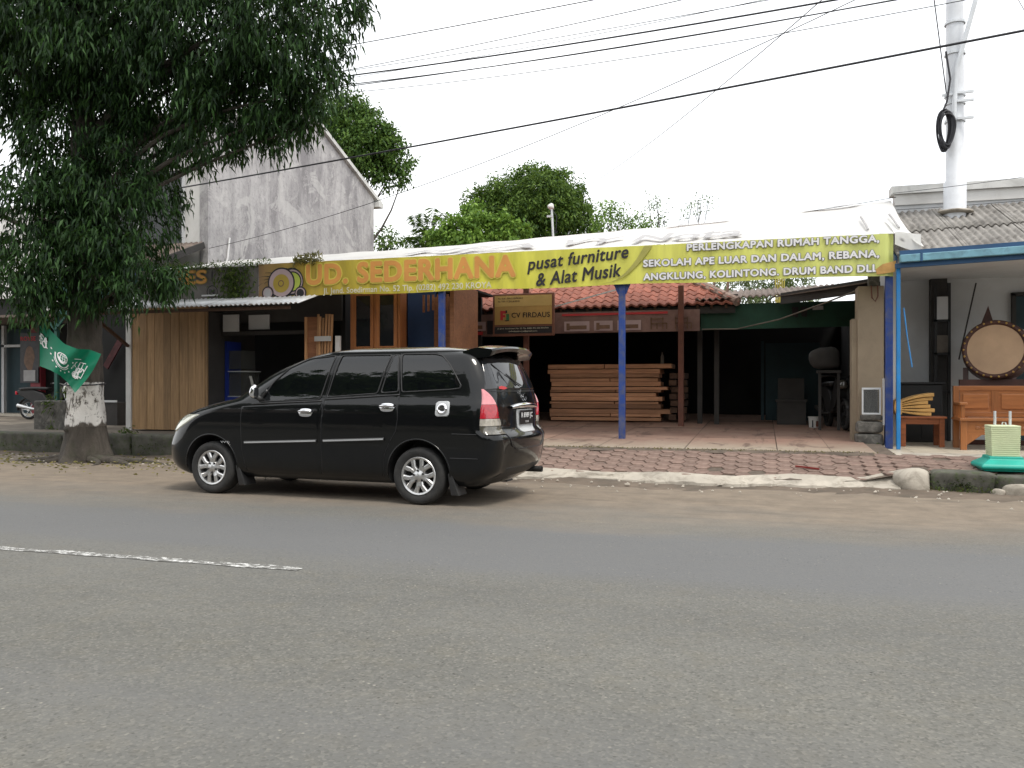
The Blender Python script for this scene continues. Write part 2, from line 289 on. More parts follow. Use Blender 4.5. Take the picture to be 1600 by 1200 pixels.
def bark_mat():
    m, t, b = nodes('bark'); v = coords(t, (1, 1, .35))
    c = mixc(t, ramp(t, noise(t, v, 5, 8, .75, .6), [(.3, 0), (.7, 1)]), (.034, .029, .024), (.115, .098, .080))
    c = mixc(t, ramp(t, noise(t, coords(t), 3, 5), [(.55, 0), (.75, .6)]), c, (.055, .065, .035))
    t.links.new(c, b.inputs['Base Color']); b.inputs['Roughness'].default_value = .95; bump(t, b, noise(t, v, 9, 8, .75, .5), 1.0, .05); return m
G['bark'] = bark_mat()
def wash_mat():
    m, t, b = nodes('peeling_whitewash'); v = coords(t, (1, 1, .6))
    f = ramp(t, noise(t, v, 7, 8, .75, .8), [(.50, 1), (.58, 0)])
    bk = mixc(t, ramp(t, noise(t, v, 9, 8, .75), [(.3, 0), (.7, 1)]), (.05, .042, .035), (.14, .12, .10))
    sx = N(t, 'ShaderNodeSeparateXYZ'); t.links.new(coords(t), sx.inputs[0])
    ed = N(t, 'ShaderNodeMath', operation='MULTIPLY_ADD'); t.links.new(noise(t, coords(t, (1, 1, .4)), 6, 5), ed.inputs[0]); ed.inputs[1].default_value = .32; t.links.new(sx.outputs[2], ed.inputs[2])
    em_ = ramp(t, ed.outputs[0], [(.80, 0), (.84, 1)]); f2 = mixc(t, 1, f, em_, 'MULTIPLY')
    t.links.new(mixc(t, f2, bk, (.66, .64, .61)), b.inputs['Base Color']); b.inputs['Roughness'].default_value = .95; bump(t, b, noise(t, v, 9, 8, .75, .5), .9, .04); return m
G['wash'] = wash_mat()
def dash_mat():
    m, t, b = nodes('worn_road_paint'); v = coords(t, (1, 2, 1))
    f = ramp(t, noise(t, v, 12, 7, .8, .5), [(.43, 1), (.49, 0)])
    t.links.new(mixc(t, f, (.125, .122, .112), (.66, .66, .64)), b.inputs['Base Color']); b.inputs['Roughness'].default_value = .8; return m
G['roadpaint'] = dash_mat()
G['leaf_street'] = leafmat('street_tree_leaf', (.004, .016, .006), (.040, .098, .022), .12)
G['leaf_mango'] = leafmat('mango_leaf', (.018, .052, .010), (.17, .27, .05), .28)
G['leaf_shade'] = leafmat('shade_leaf', (.022, .060, .012), (.135, .235, .045), .22)
G['leaf_vine'] = leafmat('vine_leaf', (.06, .135, .018), (.25, .40, .07), .3)
G['leaf_pale'] = leafmat('pale_leaf', (.06, .09, .035), (.19, .24, .10), .3)
G['leaf_weed'] = leafmat('weed_leaf', (.035, .07, .015), (.13, .17, .04), .25)
G['leaf_dry'] = leafmat('dry_weed', (.10, .09, .03), (.26, .22, .08), .2)

# ------------------------------------------------------------------ mesh helpers
ORIG = {}
class MB:
    def __init__(s): s.v = []; s.f = []
    def add(s, v, f):
        o = len(s.v); s.v += [tuple(p) for p in v]; s.f += [tuple(i+o for i in q) for q in f]; return s
    def box(s, x0, x1, y0, y1, z0, z1):
        return s.add([(x0, y0, z0), (x1, y0, z0), (x1, y1, z0), (x0, y1, z0), (x0, y0, z1), (x1, y0, z1), (x1, y1, z1), (x0, y1, z1)],
                     [(0, 3, 2, 1), (4, 5, 6, 7), (0, 1, 5, 4), (1, 2, 6, 5), (2, 3, 7, 6), (3, 0, 4, 7)])
    def obox(s, c, size, rot=(0, 0, 0)):
        m = Matrix.LocRotScale(Vector(c), None, None) @ (Matrix.Rotation(rot[2], 4, 'Z') @ Matrix.Rotation(rot[1], 4, 'Y') @ Matrix.Rotation(rot[0], 4, 'X'))
        a, b, d = (k/2 for k in size); t = MB().box(-a, a, -b, b, -d, d); return s.add([m @ Vector(p) for p in t.v], t.f)
    def beam(s, p0, p1, w, h, upv=(0, 0, 1)):
        p0, p1 = Vector(p0), Vector(p1); d = (p1-p0).normalized(); sd_ = d.cross(Vector(upv)); sd_ = sd_.normalized() if sd_.length > 1e-4 else Vector((1, 0, 0)); u = sd_.cross(d)
        v = []
        for p in (p0, p1):
            for a, b in ((-1, -1), (1, -1), (1, 1), (-1, 1)): v.append(p+sd_*a*w/2+u*b*h/2)
        return s.add(v, [(0, 1, 2, 3), (7, 6, 5, 4), (0, 4, 5, 1), (1, 5, 6, 2), (2, 6, 7, 3), (3, 7, 4, 0)])
    def tube(s, pts, r, n=8, cap=True):
        pts = [Vector(p) for p in pts]; k = len(pts); rs = r if hasattr(r, '__len__') else [r]*k
        ref = None; v = []
        for i, p in enumerate(pts):
            d = (pts[min(i+1, k-1)]-pts[max(i-1, 0)]).normalized()
            if ref is None: ref = Vector((0, 0, 1)) if abs(d.z) < .9 else Vector((1, 0, 0))
            a = d.cross(ref); a = a.normalized() if a.length > 1e-5 else Vector((1, 0, 0)); b = a.cross(d); ref = b
            for j in range(n): q = 2*math.pi*j/n; v.append(p+(a*math.cos(q)+b*math.sin(q))*rs[i])
        f = [(i*n+j, i*n+(j+1) % n, (i+1)*n+(j+1) % n, (i+1)*n+j) for i in range(k-1) for j in range(n)]
        if cap: f += [tuple(range(n))[::-1], tuple((k-1)*n+j for j in range(n))]
        return s.add(v, f)
    def cyl(s, p0, p1, r0, r1=None, n=14): return s.tube([p0, p1], [r0, r0 if r1 is None else r1], n)
    def lathe(s, prof, c=(0, 0, 0), axis='Z', n=28, close=False):
        v = []; k = len(prof)
        for j in range(n):
            q = 2*math.pi*j/n
            for r, h in prof:
                a, b = r*math.cos(q), r*math.sin(q)
                p = {'Z': (a, b, h), 'Y': (a, h, b), 'X': (h, a, b)}[axis]; v.append((p[0]+c[0], p[1]+c[1], p[2]+c[2]))
        f = [(j*k+i, ((j+1) % n)*k+i, ((j+1) % n)*k+i+1, j*k+i+1) for j in range(n) for i in range(k-1)]
        return s.add(v, f)
    def prism(s, poly, y0, y1, plane='XZ'):
        k = len(poly); mp = {'XZ': lambda a, b, c: (a, c, b), 'XY': lambda a, b, c: (a, b, c), 'YZ': lambda a, b, c: (c, a, b)}[plane]
        v = [mp(a, b, y0) for a, b in poly]+[mp(a, b, y1) for a, b in poly]
        return s.add(v, [tuple(range(k)), tuple(range(2*k-1, k-1, -1))]+[(i, (i+1) % k, (i+1) % k+k, i+k) for i in range(k)])
    def grid(s, P):      # P[i][j] points
        a, b = len(P), len(P[0]); v = [p for row in P for p in row]
        return s.add(v, [(i*b+j, i*b+j+1, (i+1)*b+j+1, (i+1)*b+j) for i in range(a-1) for j in range(b-1)])
    def build(s, name, mat, parent=None, smooth=False, bevel=0, local=False, solid=0, recalc=True):
        me = bpy.data.meshes.new(name); o0 = Vector((0, 0, 0))
        if parent is not None and not local: o0 = ORIG.get(parent.name, Vector((0, 0, 0)))
        me.from_pydata([(x-o0.x, y-o0.y, z-o0.z) for x, y, z in s.v], [], s.f)
        if recalc:
            bm = bmesh.new(); bm.from_mesh(me); bmesh.ops.recalc_face_normals(bm, faces=bm.faces); bm.to_mesh(me); bm.free()
        me.update(); o = bpy.data.objects.new(name, me); COL.objects.link(o); me.materials.append(G[mat] if isinstance(mat, str) else mat)
        if parent is not None: o.parent = parent; ORIG[o.name] = o0
        if smooth:
            me.polygons.foreach_set('use_smooth', [True]*len(me.polygons))
            if smooth != 'all': me.set_sharp_from_angle(angle=R(40))
        if solid: md = o.modifiers.new('solid', 'SOLIDIFY'); md.thickness = solid; md.offset = 0
        if bevel: md = o.modifiers.new('bevel', 'BEVEL'); md.width = bevel; md.segments = 2; md.limit_method = 'ANGLE'
        return o
def tag(o, label=None, cat=None, group=None, kind=None):
    if label: o['label'] = label
    if cat: o['category'] = cat
    if group: o['group'] = group
    if kind: o['kind'] = kind
    return o
def thing(name, label, cat, loc=(0, 0, 0), group=None, rz=0):
    o = bpy.data.objects.new(name, None); COL.objects.link(o); o.location = loc; o.rotation_euler = (0, 0, rz); o.empty_display_size = .2
    ORIG[o.name] = Vector(loc); return tag(o, label, cat, group)
def sub(parent, name='part'):
    o = bpy.data.objects.new(name, None); COL.objects.link(o); o.parent = parent; ORIG[o.name] = ORIG.get(parent.name, Vector((0, 0, 0))); return o
def copy_tree(o, parent=None):
    c = o.copy(); COL.objects.link(c); c.parent = parent
    ORIG[c.name] = ORIG.get(o.name, Vector((0, 0, 0)))
    for ch in list(o.children): copy_tree(ch, c)
    return c
def structure(o): o['kind'] = 'structure'; return o
def corr(p0, across, down, width, length, pitch, amp, name, mat, parent, thick=.012, ph=0):
    """one corrugated sheet: waves run across, sheet hangs along down"""
    p0, a, d = Vector(p0), Vector(across).normalized(), Vector(down).normalized(); nn = a.cross(d).normalized()
    if nn.z < 0: nn = -nn
    k = max(4, int(width/pitch*8)); nv = 4; P = []
    for i in range(k+1):
        s_ = width*i/k; h = amp*math.sin(2*math.pi*(s_/pitch)+ph)
        P.append([p0+a*s_+d*(length*j/nv)+nn*h for j in range(nv+1)])
    return MB().grid(P).build(name, mat, parent, smooth='all', solid=thick)
def text_mesh(body, offset=0, shear=0, space=None):
    cu = bpy.data.curves.new('tmp', 'FONT'); cu.body = body; cu.size = 1; cu.space_character = space or 1+offset*2; cu.shear = shear; cu.resolution_u = 4
    ob = bpy.data.objects.new('tmp', cu); COL.objects.link(ob); bpy.context.view_layer.update()
    me = bpy.data.meshes.new_from_object(ob.evaluated_get(bpy.context.evaluated_depsgraph_get()))
    v = [tuple(x.co) for x in me.vertices]; f = [tuple(p.vertices) for p in me.polygons]
    bpy.data.objects.remove(ob); bpy.data.curves.remove(cu); bpy.data.meshes.remove(me)
    if offset > .001:                                  # bolder weight: the glyph struck several times round a small circle
        n_ = len(v); V2, F2 = [], []
        for k in range(9):
            dx, dy = (offset*math.cos(k*math.pi/4), offset*math.sin(k*math.pi/4)) if k < 8 else (0, 0)
            V2 += [(x+dx, y+dy, .0012*k) for x, y, z in v]; F2 += [tuple(i+n_*k for i in q) for q in f]
        v, f = V2, F2
    return v, f
def lettering(body, O, u, v, wdt, hgt, mat, parent, name='lettering', offset=.0, shear=0, box=None, local=False):
    """flat letters laid on the plane through O spanned by unit vectors u (reading direction) and v (up), fitted to wdt x hgt"""
    spc = 1+2*(box if box is not None else offset); V, F = text_mesh(body, offset, shear, spc); V0 = V
    if box is not None: V0 = text_mesh(body, box, shear, spc)[0]
    xs = [p[0] for p in V0]; ys = [p[1] for p in V0]; x0, x1, y0, y1 = min(xs), max(xs), min(ys), max(ys)
    O, u, v = Vector(O), Vector(u), Vector(v); nn_ = u.cross(v).normalized()
    return MB().add([O+u*((p[0]-x0)/(x1-x0)*wdt)+v*((p[1]-y0)/(y1-y0)*hgt)+nn_*p[2]*hgt*.3 for p in V], F).build(name, mat, parent, recalc=False, local=local)
def disc(c, u, v, rx, ry, n=32, r_in=0):
    c, u, v = Vector(c), Vector(u), Vector(v); mb = MB()
    if not r_in: return mb.add([c+u*rx*math.cos(2*math.pi*i/n)+v*ry*math.sin(2*math.pi*i/n) for i in range(n)], [tuple(range(n))])
    vv = [c+(u*rx*math.cos(2*math.pi*i/n)+v*ry*math.sin(2*math.pi*i/n))*k for k in (1, r_in) for i in range(n)]
    return mb.add(vv, [(i, (i+1) % n, (i+1) % n+n, i+n) for i in range(n)])
def leaves(name, C, D, L, W, mat, parent, droop=.15):
    """leaf-sized folded blades: base C, direction D"""
    C = np.asarray(C, float); D = np.asarray(D, float); n = len(C); D = D/np.linalg.norm(D, axis=1)[:, None]
    S = np.cross(D, RNG.normal(size=(n, 3))); S /= np.linalg.norm(S, axis=1)[:, None]; Nn = np.cross(S, D)
    L = np.broadcast_to(np.asarray(L, float), (n,))[:, None]*RNG.uniform(.7, 1.25, (n, 1)); W = W*RNG.uniform(.75, 1.25, (n, 1))
    mid = C+D*L*.42+Nn*L*.06; tip = C+D*L-np.array([0, 0, 1])*L*droop
    V = np.stack([C, mid+S*W/2, tip, mid-S*W/2], 1).reshape(-1, 3)
    o0 = np.array(ORIG.get(parent.name, Vector((0, 0, 0)))) if parent is not None else np.zeros(3); V = V-o0
    b = np.arange(n)*4; T = np.stack([b, b+1, b+2, b, b+2, b+3], 1).reshape(-1)
    me = bpy.data.meshes.new(name); me.vertices.add(4*n); me.vertices.foreach_set('co', V.astype(np.float32).ravel())
    me.loops.add(6*n); me.loops.foreach_set('vertex_index', T.astype(np.int32)); me.polygons.add(2*n)
    me.polygons.foreach_set('loop_start', (np.arange(2*n)*3).astype(np.int32)); me.polygons.foreach_set('loop_total', np.full(2*n, 3, np.int32))
    at = me.attributes.new('tone', 'FLOAT', 'POINT'); at.data.foreach_set('value', np.repeat(RNG.random(n)**1.3, 4).astype(np.float32))
    me.update(calc_edges=True); me.validate(); o = bpy.data.objects.new(name, me); COL.objects.link(o); me.materials.append(G[mat])
    if parent is not None: o.parent = parent; ORIG[o.name] = Vector(o0)
    return o
def clump_twigs(clumps, density):
    """twig bases and outward directions spread through ellipsoid clumps [(centre, (rx,ry,rz))]"""
    P, D = [], []
    for c, r in clumps:
        r = np.array(r if hasattr(r, '__len__') else (r, r, r*.85)); n = max(6, int(density*np.prod(r)**(2/3)))
        q = RNG.normal(size=(n, 3)); q /= np.linalg.norm(q, axis=1)[:, None]; rad = RNG.uniform(.25, 1.0, (n, 1))**.6*RNG.uniform(.80, 1.24, (n, 1))
        P.append(np.array(c)+q*rad*r); D.append(q)
    return np.concatenate(P), np.concatenate(D)
def foliage(name, clumps, density, per, L, W, mat, parent, hang=.6, spread=.22, droop=.2, out=.8):
    P, D = clump_twigs(clumps, density); n = len(P)
    Cc = np.repeat(P, per, 0); Dd = np.repeat(D, per, 0); k = n*per
    tw = Dd*out+np.array([0, 0, -hang])*RNG.uniform(.4, 1.3, (k, 1)); tt = RNG.random((k, 1))
    Cc = Cc+tw*tt*spread+RNG.normal(size=(k, 3))*spread*.45
    dirs = Dd*out*.6+RNG.normal(size=(k, 3))*.5+np.array([0, 0, -hang])
    return leaves(name, Cc, dirs, L, W, mat, parent, droop)
def limb(p0, p1, r0, r1, bend=.15, n=7):
    p0, p1 = Vector(p0), Vector(p1); d = p1-p0; off = Vector((random.uniform(-1, 1), random.uniform(-1, 1), random.uniform(-.2, .8)))*bend*d.length
    return [p0+d*(i/(n-1))+off*math.sin(math.pi*i/(n-1)) for i in range(n)], [r0+(r1-r0)*(i/(n-1)) for i in range(n)]
def tree(name, label, base, top, r, clumps, density, per, L, W, mat, group=None, hang=.6, spread=.25, out=.8, cat='tree'):
    t = thing(name, label, cat, base, group); base, top = Vector(base), Vector(top)
    pts, rs = limb(base, top, r, r*.45, .04); MB().tube(pts, rs, 9).build('trunk', 'bark', t, smooth=True)
    mb = MB()
    for c, rr in clumps:
        k = random.randint(3, 6); p, q = limb(pts[k], c, rs[k]*.5, .012, .12); mb.tube(p, q, 5)
    mb.build('limbs', 'bark', t, smooth=True)
    foliage('crown', clumps, density, per, L, W, mat, t, hang, spread, out=out); return t

# ================================================================== THE SETTING
def smooth01(a, b, x): t = min(1, max(0, (x-a)/(b-a))); return t*t*(3-2*t)
XR = 1.75                                  # where the low ramp ends and the tall kerb on the right begins
def walk_front(X): return 11.52+.05*math.sin(X*1.1)+.03*math.sin(X*3.3)
def walk_z(X, Y):
    zf = .11+.13*smooth01(XR-.7, XR+.1, X); t = (Y-11.5)/(12.75-11.5); return zf+(.365-zf)*max(0, min(1, t))
# ground sheet under everything, road on it
structure(MB().box(-160, 160, 11.0, 220, -.6, -.03).build('ground', 'soil'))
P = [[(x, y, 0 if y > -6 else 0) for y in (-7, -3, 0, 2, 4, 6, 8, 9, 10, 11, 11.6, 12.2, 12.9, 13.35)] for x in np.linspace(-150, 150, 61)]
road = structure(MB().grid(P).build('road', 'asphalt'))
def strip(x0, x1, yc, w_):
    return MB().grid([[(x, yc-w_/2+.012*math.sin(x*9), .004), (x, yc+w_/2+.012*math.sin(x*7+1), .004)] for x in np.linspace(x0, x1, 40)])
for a, b in ((-9.2, -3.18), (-24, -15.5), (6.5, 12)):
    o = strip(a, b, 5.28, .11).build('lane_line', 'roadpaint', road)
# soil and grit heaped along the road edge: a low uneven bank
P = []
for i, x in enumerate(np.linspace(-30, 14, 221)):
    yk = 11.50 if x > -7.5 else 11.5+1.75*smooth01(-7.5, -9.5, x)
    row = []
    for j, s_ in enumerate((0, .25, .5, .75, 1)):
        y = yk-.75+.85*s_+.10*math.sin(x*1.7+j); row.append((x, y, -.012+.05*s_**1.5*(1+.6*math.sin(x*2.3+1.3*j)*math.sin(x*.7))+.012*random.random()))
    P.append(row)
tag(MB().grid(P).build('soil_verge', 'soil', smooth='all'), kind='structure')
# pebbles and leaf litter on the verge
mb = MB()
for i in range(420):
    x = random.uniform(-14, 5); y = random.gauss(11.05 if x > -8 else 11.9, .42); r = random.uniform(.006, .022)*(1.6 if random.random() < .06 else 1)
    z = .004 if y < 10.9 else .03
    mb.add([(x-r, y-r*.7, z), (x+r*.8, y-r, z), (x+r, y+r*.8, z), (x-r*.7, y+r, z), (x+r*.1, y, z+r*.9)], [(0, 1, 4), (1, 2, 4), (2, 3, 4), (3, 0, 4)])
tag(mb.build('gravel', 'cement'), 'small stones and grit scattered along the road edge', 'gravel', kind='stuff')
n = 900; px = RNG.uniform(-15, -6.5, n); py = RNG.normal(11.7, .8, n)
lv = leaves('leaf_litter', np.stack([px, py, np.full(n, .035)], 1), np.stack([RNG.normal(size=n), RNG.normal(size=n), np.full(n, .12)], 1), .07, .03, 'leaf_dry', None, 0)
tag(lv, 'brown fallen leaves lying on the soil around the street tree', 'leaves', kind='stuff')

# sidewalk: joint bed with hexagonal pavers on it
P = [[(x, y, walk_z(x, y)-.014) for y in (11.50, 11.7, 12.0, 12.3, 12.6, 12.76)] for x in np.linspace(-9.0, 9.0, 73)]
walk = structure(MB().grid(P).build('sidewalk', 'joint', smooth='all'))
structure(MB().box(-9.0, 9.0, 12.74, 13.6, .1, .335).build('sidewalk_back', 'cement'))
P = [[(x, 12.66+.03*math.sin(3.1*x)+.05*math.sin(9*x+1)*math.sin(2*x), walk_z(x, 12.66)-.004), (x, 12.73, .372+.012*math.sin(5*x)*math.sin(11*x)+.006*random.random()), (x, 12.82+.02*math.sin(7*x), .376+.008*random.random()), (x, 12.86+.03*math.sin(4*x), .368)] for x in np.linspace(-4.6, 1.5, 160)]
structure(MB().grid(P).build('soil_seam', 'joint', smooth='all'))
hw = .245; hx = hw/2; hh = hx*math.sqrt(3)
me_var = []
for k in range(4):
    m_ = MB(); rr = hx*.935; tp = [(rr*math.cos(R(60*i))*(1+random.uniform(-.02, .02)), rr*math.sin(R(60*i))*(1+random.uniform(-.02, .02))) for i in range(6)]
    m_.add([(a, b, 0) for a, b in tp]+[(a*.95, b*.95, .006) for a, b in tp]+[(a, b, -.02) for a, b in tp], [(6, 7, 8, 9, 10, 11)]+[(i, (i+1) % 6, (i+1) % 6+6, i+6) for i in range(6)]+[(i+12, (i+1) % 6+12, (i+1) % 6, i) for i in range(6)])
    o = m_.build('paver', 'paver'); me_var.append(o.data); bpy.data.objects.remove(o)
pav = []
for ci in range(-60, 60):
    X = -1.0+ci*hx*1.5
    for ri in range(8):
        Y = 11.63+ri*hh+(hh/2 if ci % 2 else 0)
        if Y < walk_front(X)+.07 or Y > 12.72 or X < -4.4 or X > 4.6: continue
        pav.append((X, Y))
pav.sort(key=lambda p: p[1]); keep = pav[:300]
for X, Y in keep:
    if random.random() < .025: continue
    o = bpy.data.objects.new('paver', random.choice(me_var)); COL.objects.link(o); o.parent = walk
    z = walk_z(X, Y)-.006+random.gauss(0, .003); sl = (walk_z(X, Y+.05)-walk_z(X, Y-.05))/.1
    o.location = (X, Y, z); o.rotation_euler = (math.atan(sl)+random.gauss(0, .014), random.gauss(0, .014), random.uniform(-.04, .04))
if pav[300:]:
    mb = MB()
    for X, Y in pav[300:]:
        mb.add([(X+hx*.95*math.cos(R(60*i)), Y+hx*.95*math.sin(R(60*i)), walk_z(X, Y)-.002) for i in range(6)], [(0, 1, 2, 3, 4, 5)])
    tag(mb.build('paver_rest', 'paver', walk), kind='stuff')
# mortar smears over the joints
# cement apron between road and pavers, with broken edge, and the tall kerb stones at the right
def apron(x0, x1, name='cement_apron'):
    P = []
    for x in np.linspace(x0, x1, int((x1-x0)/.07)+2):
        e = .05*math.sin(x*2.1)+.035*math.sin(x*5.3+1)+.02*random.uniform(-1, 1); yb = walk_front(x)+.09+.03*math.sin(x*4.1)+random.uniform(-.012, .012)
        y0 = 11.30+e
        P.append([(x, y0, -.01), (x, y0+.015, .035+.02*random.random()), (x, y0+.1, .075), (x, (y0+yb)/2+.03, .10+.012*random.random()), (x, yb, walk_z(x, yb)+.008), (x, yb+.02, walk_z(x, yb)-.03)])
    return structure(MB().grid(P).build(name, 'cement', smooth=True))
apron(-4.6, .22); apron(.20, 1.64)
def rock(mb, c, r, seed, sq=1):
    rg = random.Random(seed); ico = bmesh.new(); bmesh.ops.create_icosphere(ico, subdivisions=4 if sq < .6 else 3, radius=1)
    ph = [rg.uniform(0, 6.28) for _ in range(9)]
    vs_ = []
    for v in ico.verts:
        d = v.co.copy(); k = 1+.10*math.sin(d.x*3+ph[0])*math.sin(d.y*3.3+ph[1])+.08*math.sin(d.z*4+ph[2]+d.x*2)+.03*math.sin(9*d.x+ph[3])*math.sin(9*d.y+ph[4])+.02*math.sin(17*d.z+ph[5])*math.sin(15*d.x+ph[6])+.012*rg.uniform(-1, 1); p = d*k
        if sq != 1: p = Vector([math.copysign(abs(q)**sq, q) for q in p])
        vs_.append((c[0]+p.x*r[0], c[1]+p.y*r[1], c[2]+p.z*r[2]))
    mb.add(vs_, [tuple(v.index for v in f.verts) for f in ico.faces]); ico.free(); return mb
kerb = structure(sub(None, 'kerb')) if False else None
k0 = rock(MB(), (1.80, 11.55, .10), (.22, .24, .19), 3, .7).build('kerb_stone', 'cement', smooth='all'); tag(k0, 'pale rounded cement kerb end beside the dark mossy kerb stone', 'kerb stone')
k1 = rock(MB(), (2.36, 11.58, .09), (.37, .20, .175), 5, .28).build('kerb_stone', 'mosskerb', smooth='all'); tag(k1, 'dark mossy kerb stone next to the pale cement kerb end', 'kerb stone')
k2 = rock(MB(), (3.06, 11.56, .08), (.36, .21, .165), 8, .3).build('kerb_stone', 'mosskerb', smooth='all'); tag(k2, 'mossy kerb stone with worn cement face under the turquoise lamp base', 'kerb stone')
k3 = rock(MB(), (3.85, 11.56, .08), (.42, .2, .17), 11, .5).build('kerb_stone', 'cement', smooth='all'); tag(k3, 'cement kerb stone at the right edge past the lamp base', 'kerb stone')
for i_, xk_ in enumerate((4.75, 5.65, 6.55, 7.45, 8.35)):
    o = rock(MB(), (xk_, 11.57, .09), (.46, .2, .17), 120+i_, .3).build('kerb_stone', 'mosskerb', smooth='all'); tag(o, ('first', 'second', 'third', 'fourth', 'fifth')[i_]+' kerb stone beyond the right edge past the lamp base', 'kerb stone', 'kerb stones past the lamp base')
k4 = rock(MB(), (2.72, 11.31, .035), (.08, .06, .05), 14).build('stone', 'cement', smooth='all'); tag(k4, 'single pale fist sized stone lying before the mossy kerb', 'stone')
k5 = rock(MB(), (3.02, 11.36, .05), (.28, .12, .10), 17, .7).build('stone', 'cement', smooth='all'); tag(k5, 'broken pale cement lump leaning on the kerb below the lamp base', 'stone')

def moss_on(o, c, r, n, L=.03):
    q = RNG.normal(size=(n, 3)); q /= np.abs(q).max(1)[:, None]; q[:, 2] = np.abs(q[:, 2])*RNG.uniform(-.6, 1, n); q[:, 1] = -np.abs(q[:, 1])*RNG.choice([1, 1, -1], n)
    keep_ = RNG.random(n) < .25+.75*(np.sin(q[:, 0]*5+c[0])*np.sin(q[:, 2]*4+1) > -.1)
    q = q[keep_]; leaves('moss', np.array(c)+q*np.array(r)*.97, q*.6+RNG.normal(size=q.shape)*.6+np.array([0, -.1, .3]), L, L*.55, 'leaf_moss', o, .1)
G['leaf_moss'] = leafmat('moss', (.012, .020, .006), (.075, .105, .022), .1)
moss_on(k1, (2.36, 11.58, .09), (.37, .20, .175), 900); moss_on(k2, (3.06, 11.56, .08), (.36, .21, .165), 800)
# terrace of the furniture shop: slabs
def terr_z(Y): return .372+.028*max(0, Y-12.75)
terr = structure(MB().grid([[(x, y, terr_z(y)-.02) for y in (12.78, 14, 16, 18, 20, 24)] for x in (-9.2, -5, 0, 1.8)]).build('terrace_floor', 'joint'))
xs = [-9.2, -7.7, -6.3, -4.95, -3.6, -2.5, -1.15, .2, .95, 1.55]; ys = [12.80, 14.9, 17.0, 19.2, 22]
for i in range(len(xs)-1):
    for j in range(len(ys)-1):
        g = .006; x0, x1, y0, y1 = xs[i]+g, xs[i+1]-g, ys[j]+g, ys[j+1]-g
        dz = random.uniform(-.006, .006); nx = 8; jit = [random.uniform(-.015, .015) for _ in range(nx+1)]
        top = [[(x0+(x1-x0)*a/nx, y0+(y1-y0)*b_/6+(jit[a]-.02*abs(math.sin(a*1.3)) if b_ == 0 and j == 0 else 0), terr_z(y0+(y1-y0)*b_/6)+dz) for b_ in range(7)] for a in range(nx+1)]
        MB().grid(top).add([], []).build('floor_slab', 'slab', terr)
mb = MB().grid([[(x, 12.80+.02*math.sin(3*x), .372), (x, 12.77+.02*math.sin(3*x), .30)] for x in np.linspace(-9.2, 1.55, 60)]); mb.build('slab_edge', 'slab', terr)
# porch of the house on the right
porch = structure(MB().box(1.62, 9, 13.52, 17.2, .05, .325).build('porch_floor', 'cement'))
for i in range(9):
    for j in range(7):
        if 1.66+i*.5 > 5.5: continue
        MB().box(1.66+i*.5, 1.66+i*.5+.492, 13.54+j*.5, 13.54+j*.5+.492, .30, .333+random.uniform(-.001, .001)).build('floor_tile', 'slabR', porch)
# terrace on the left with its mossy edge
mb = MB().grid([[(x, y, .385+.02*math.sin(x*1.3+y)+(.0 if y < 16 else .02)) for y in np.linspace(13.35, 26, 14)] for x in np.linspace(-45, -9.15, 60)])
structure(mb.build('left_terrace', 'terraceL', smooth='all'))
ORD = ['first', 'second', 'third', 'fourth', 'fifth', 'sixth', 'seventh', 'eighth', 'ninth', 'tenth', 'eleventh', 'twelfth', 'thirteenth', 'fourteenth', 'fifteenth', 'sixteenth', 'seventeenth', 'eighteenth']
xk = -9.0; i = 0
while xk > -16:
    wd = random.uniform(1.1, 1.7); y = 13.22-.03*math.sin(i)
    o = rock(MB(), (xk-wd/2, y+.06, .17), (wd/2*1.02, .19, .245), 40+i, .25).build('kerb_stone', 'mosskerb', smooth='all')
    tag(o, ORD[i]+' dark mossy kerb stone along the left terrace counted from the car', 'kerb stone', 'mossy kerb stones along the left terrace'); moss_on(o, (xk-wd/2, y+.06, .17), (wd/2*1.02, .19, .245), 500, .035); xk -= wd; i += 1

# ================================================================== LARGE STRUCTURES
# ---- concrete building behind, its plastered side wall towards us
cb = thing('concrete_building', 'two storey building with stained grey concrete gable wall and white front', 'building', (-13.5, 18, 0))
XS = -13.5; Y0, Y1, YA = 18.0, 27.4, 22.9; ZE, ZA = 8.15, 9.75
MB().add([(XS, Y0, 0), (XS, Y1, 0), (XS, Y1, ZE), (XS, YA, ZA), (XS, Y0, ZE), (XS-.25, Y0, 0), (XS-.25, Y1, 0), (XS-.25, Y1, ZE), (XS-.25, YA, ZA), (XS-.25, Y0, ZE)],
         [(0, 1, 2, 3, 4), (9, 8, 7, 6, 5), (0, 5, 6, 1), (1, 6, 7, 2), (2, 7, 8, 3), (3, 8, 9, 4), (4, 9, 5, 0)]).build('gable_wall', 'concrete_wall', cb)
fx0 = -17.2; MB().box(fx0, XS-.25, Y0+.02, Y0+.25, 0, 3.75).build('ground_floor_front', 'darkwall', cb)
MB().box(fx0, XS-.25, Y0+.02, Y0+.25, 3.75, 4.95).box(-14.27, XS-.25, Y0+.02, Y0+.25, 4.95, 6.9).box(fx0, XS-.25, Y0+.02, Y0+.25, 6.9, ZE).build('front_wall', 'white', cb)
MB().box(fx0, fx0+.25, Y0+.25, Y1, 0, ZE).box(fx0, XS-.25, Y1-.25, Y1, 0, ZE).build('rear_walls', 'white', cb)
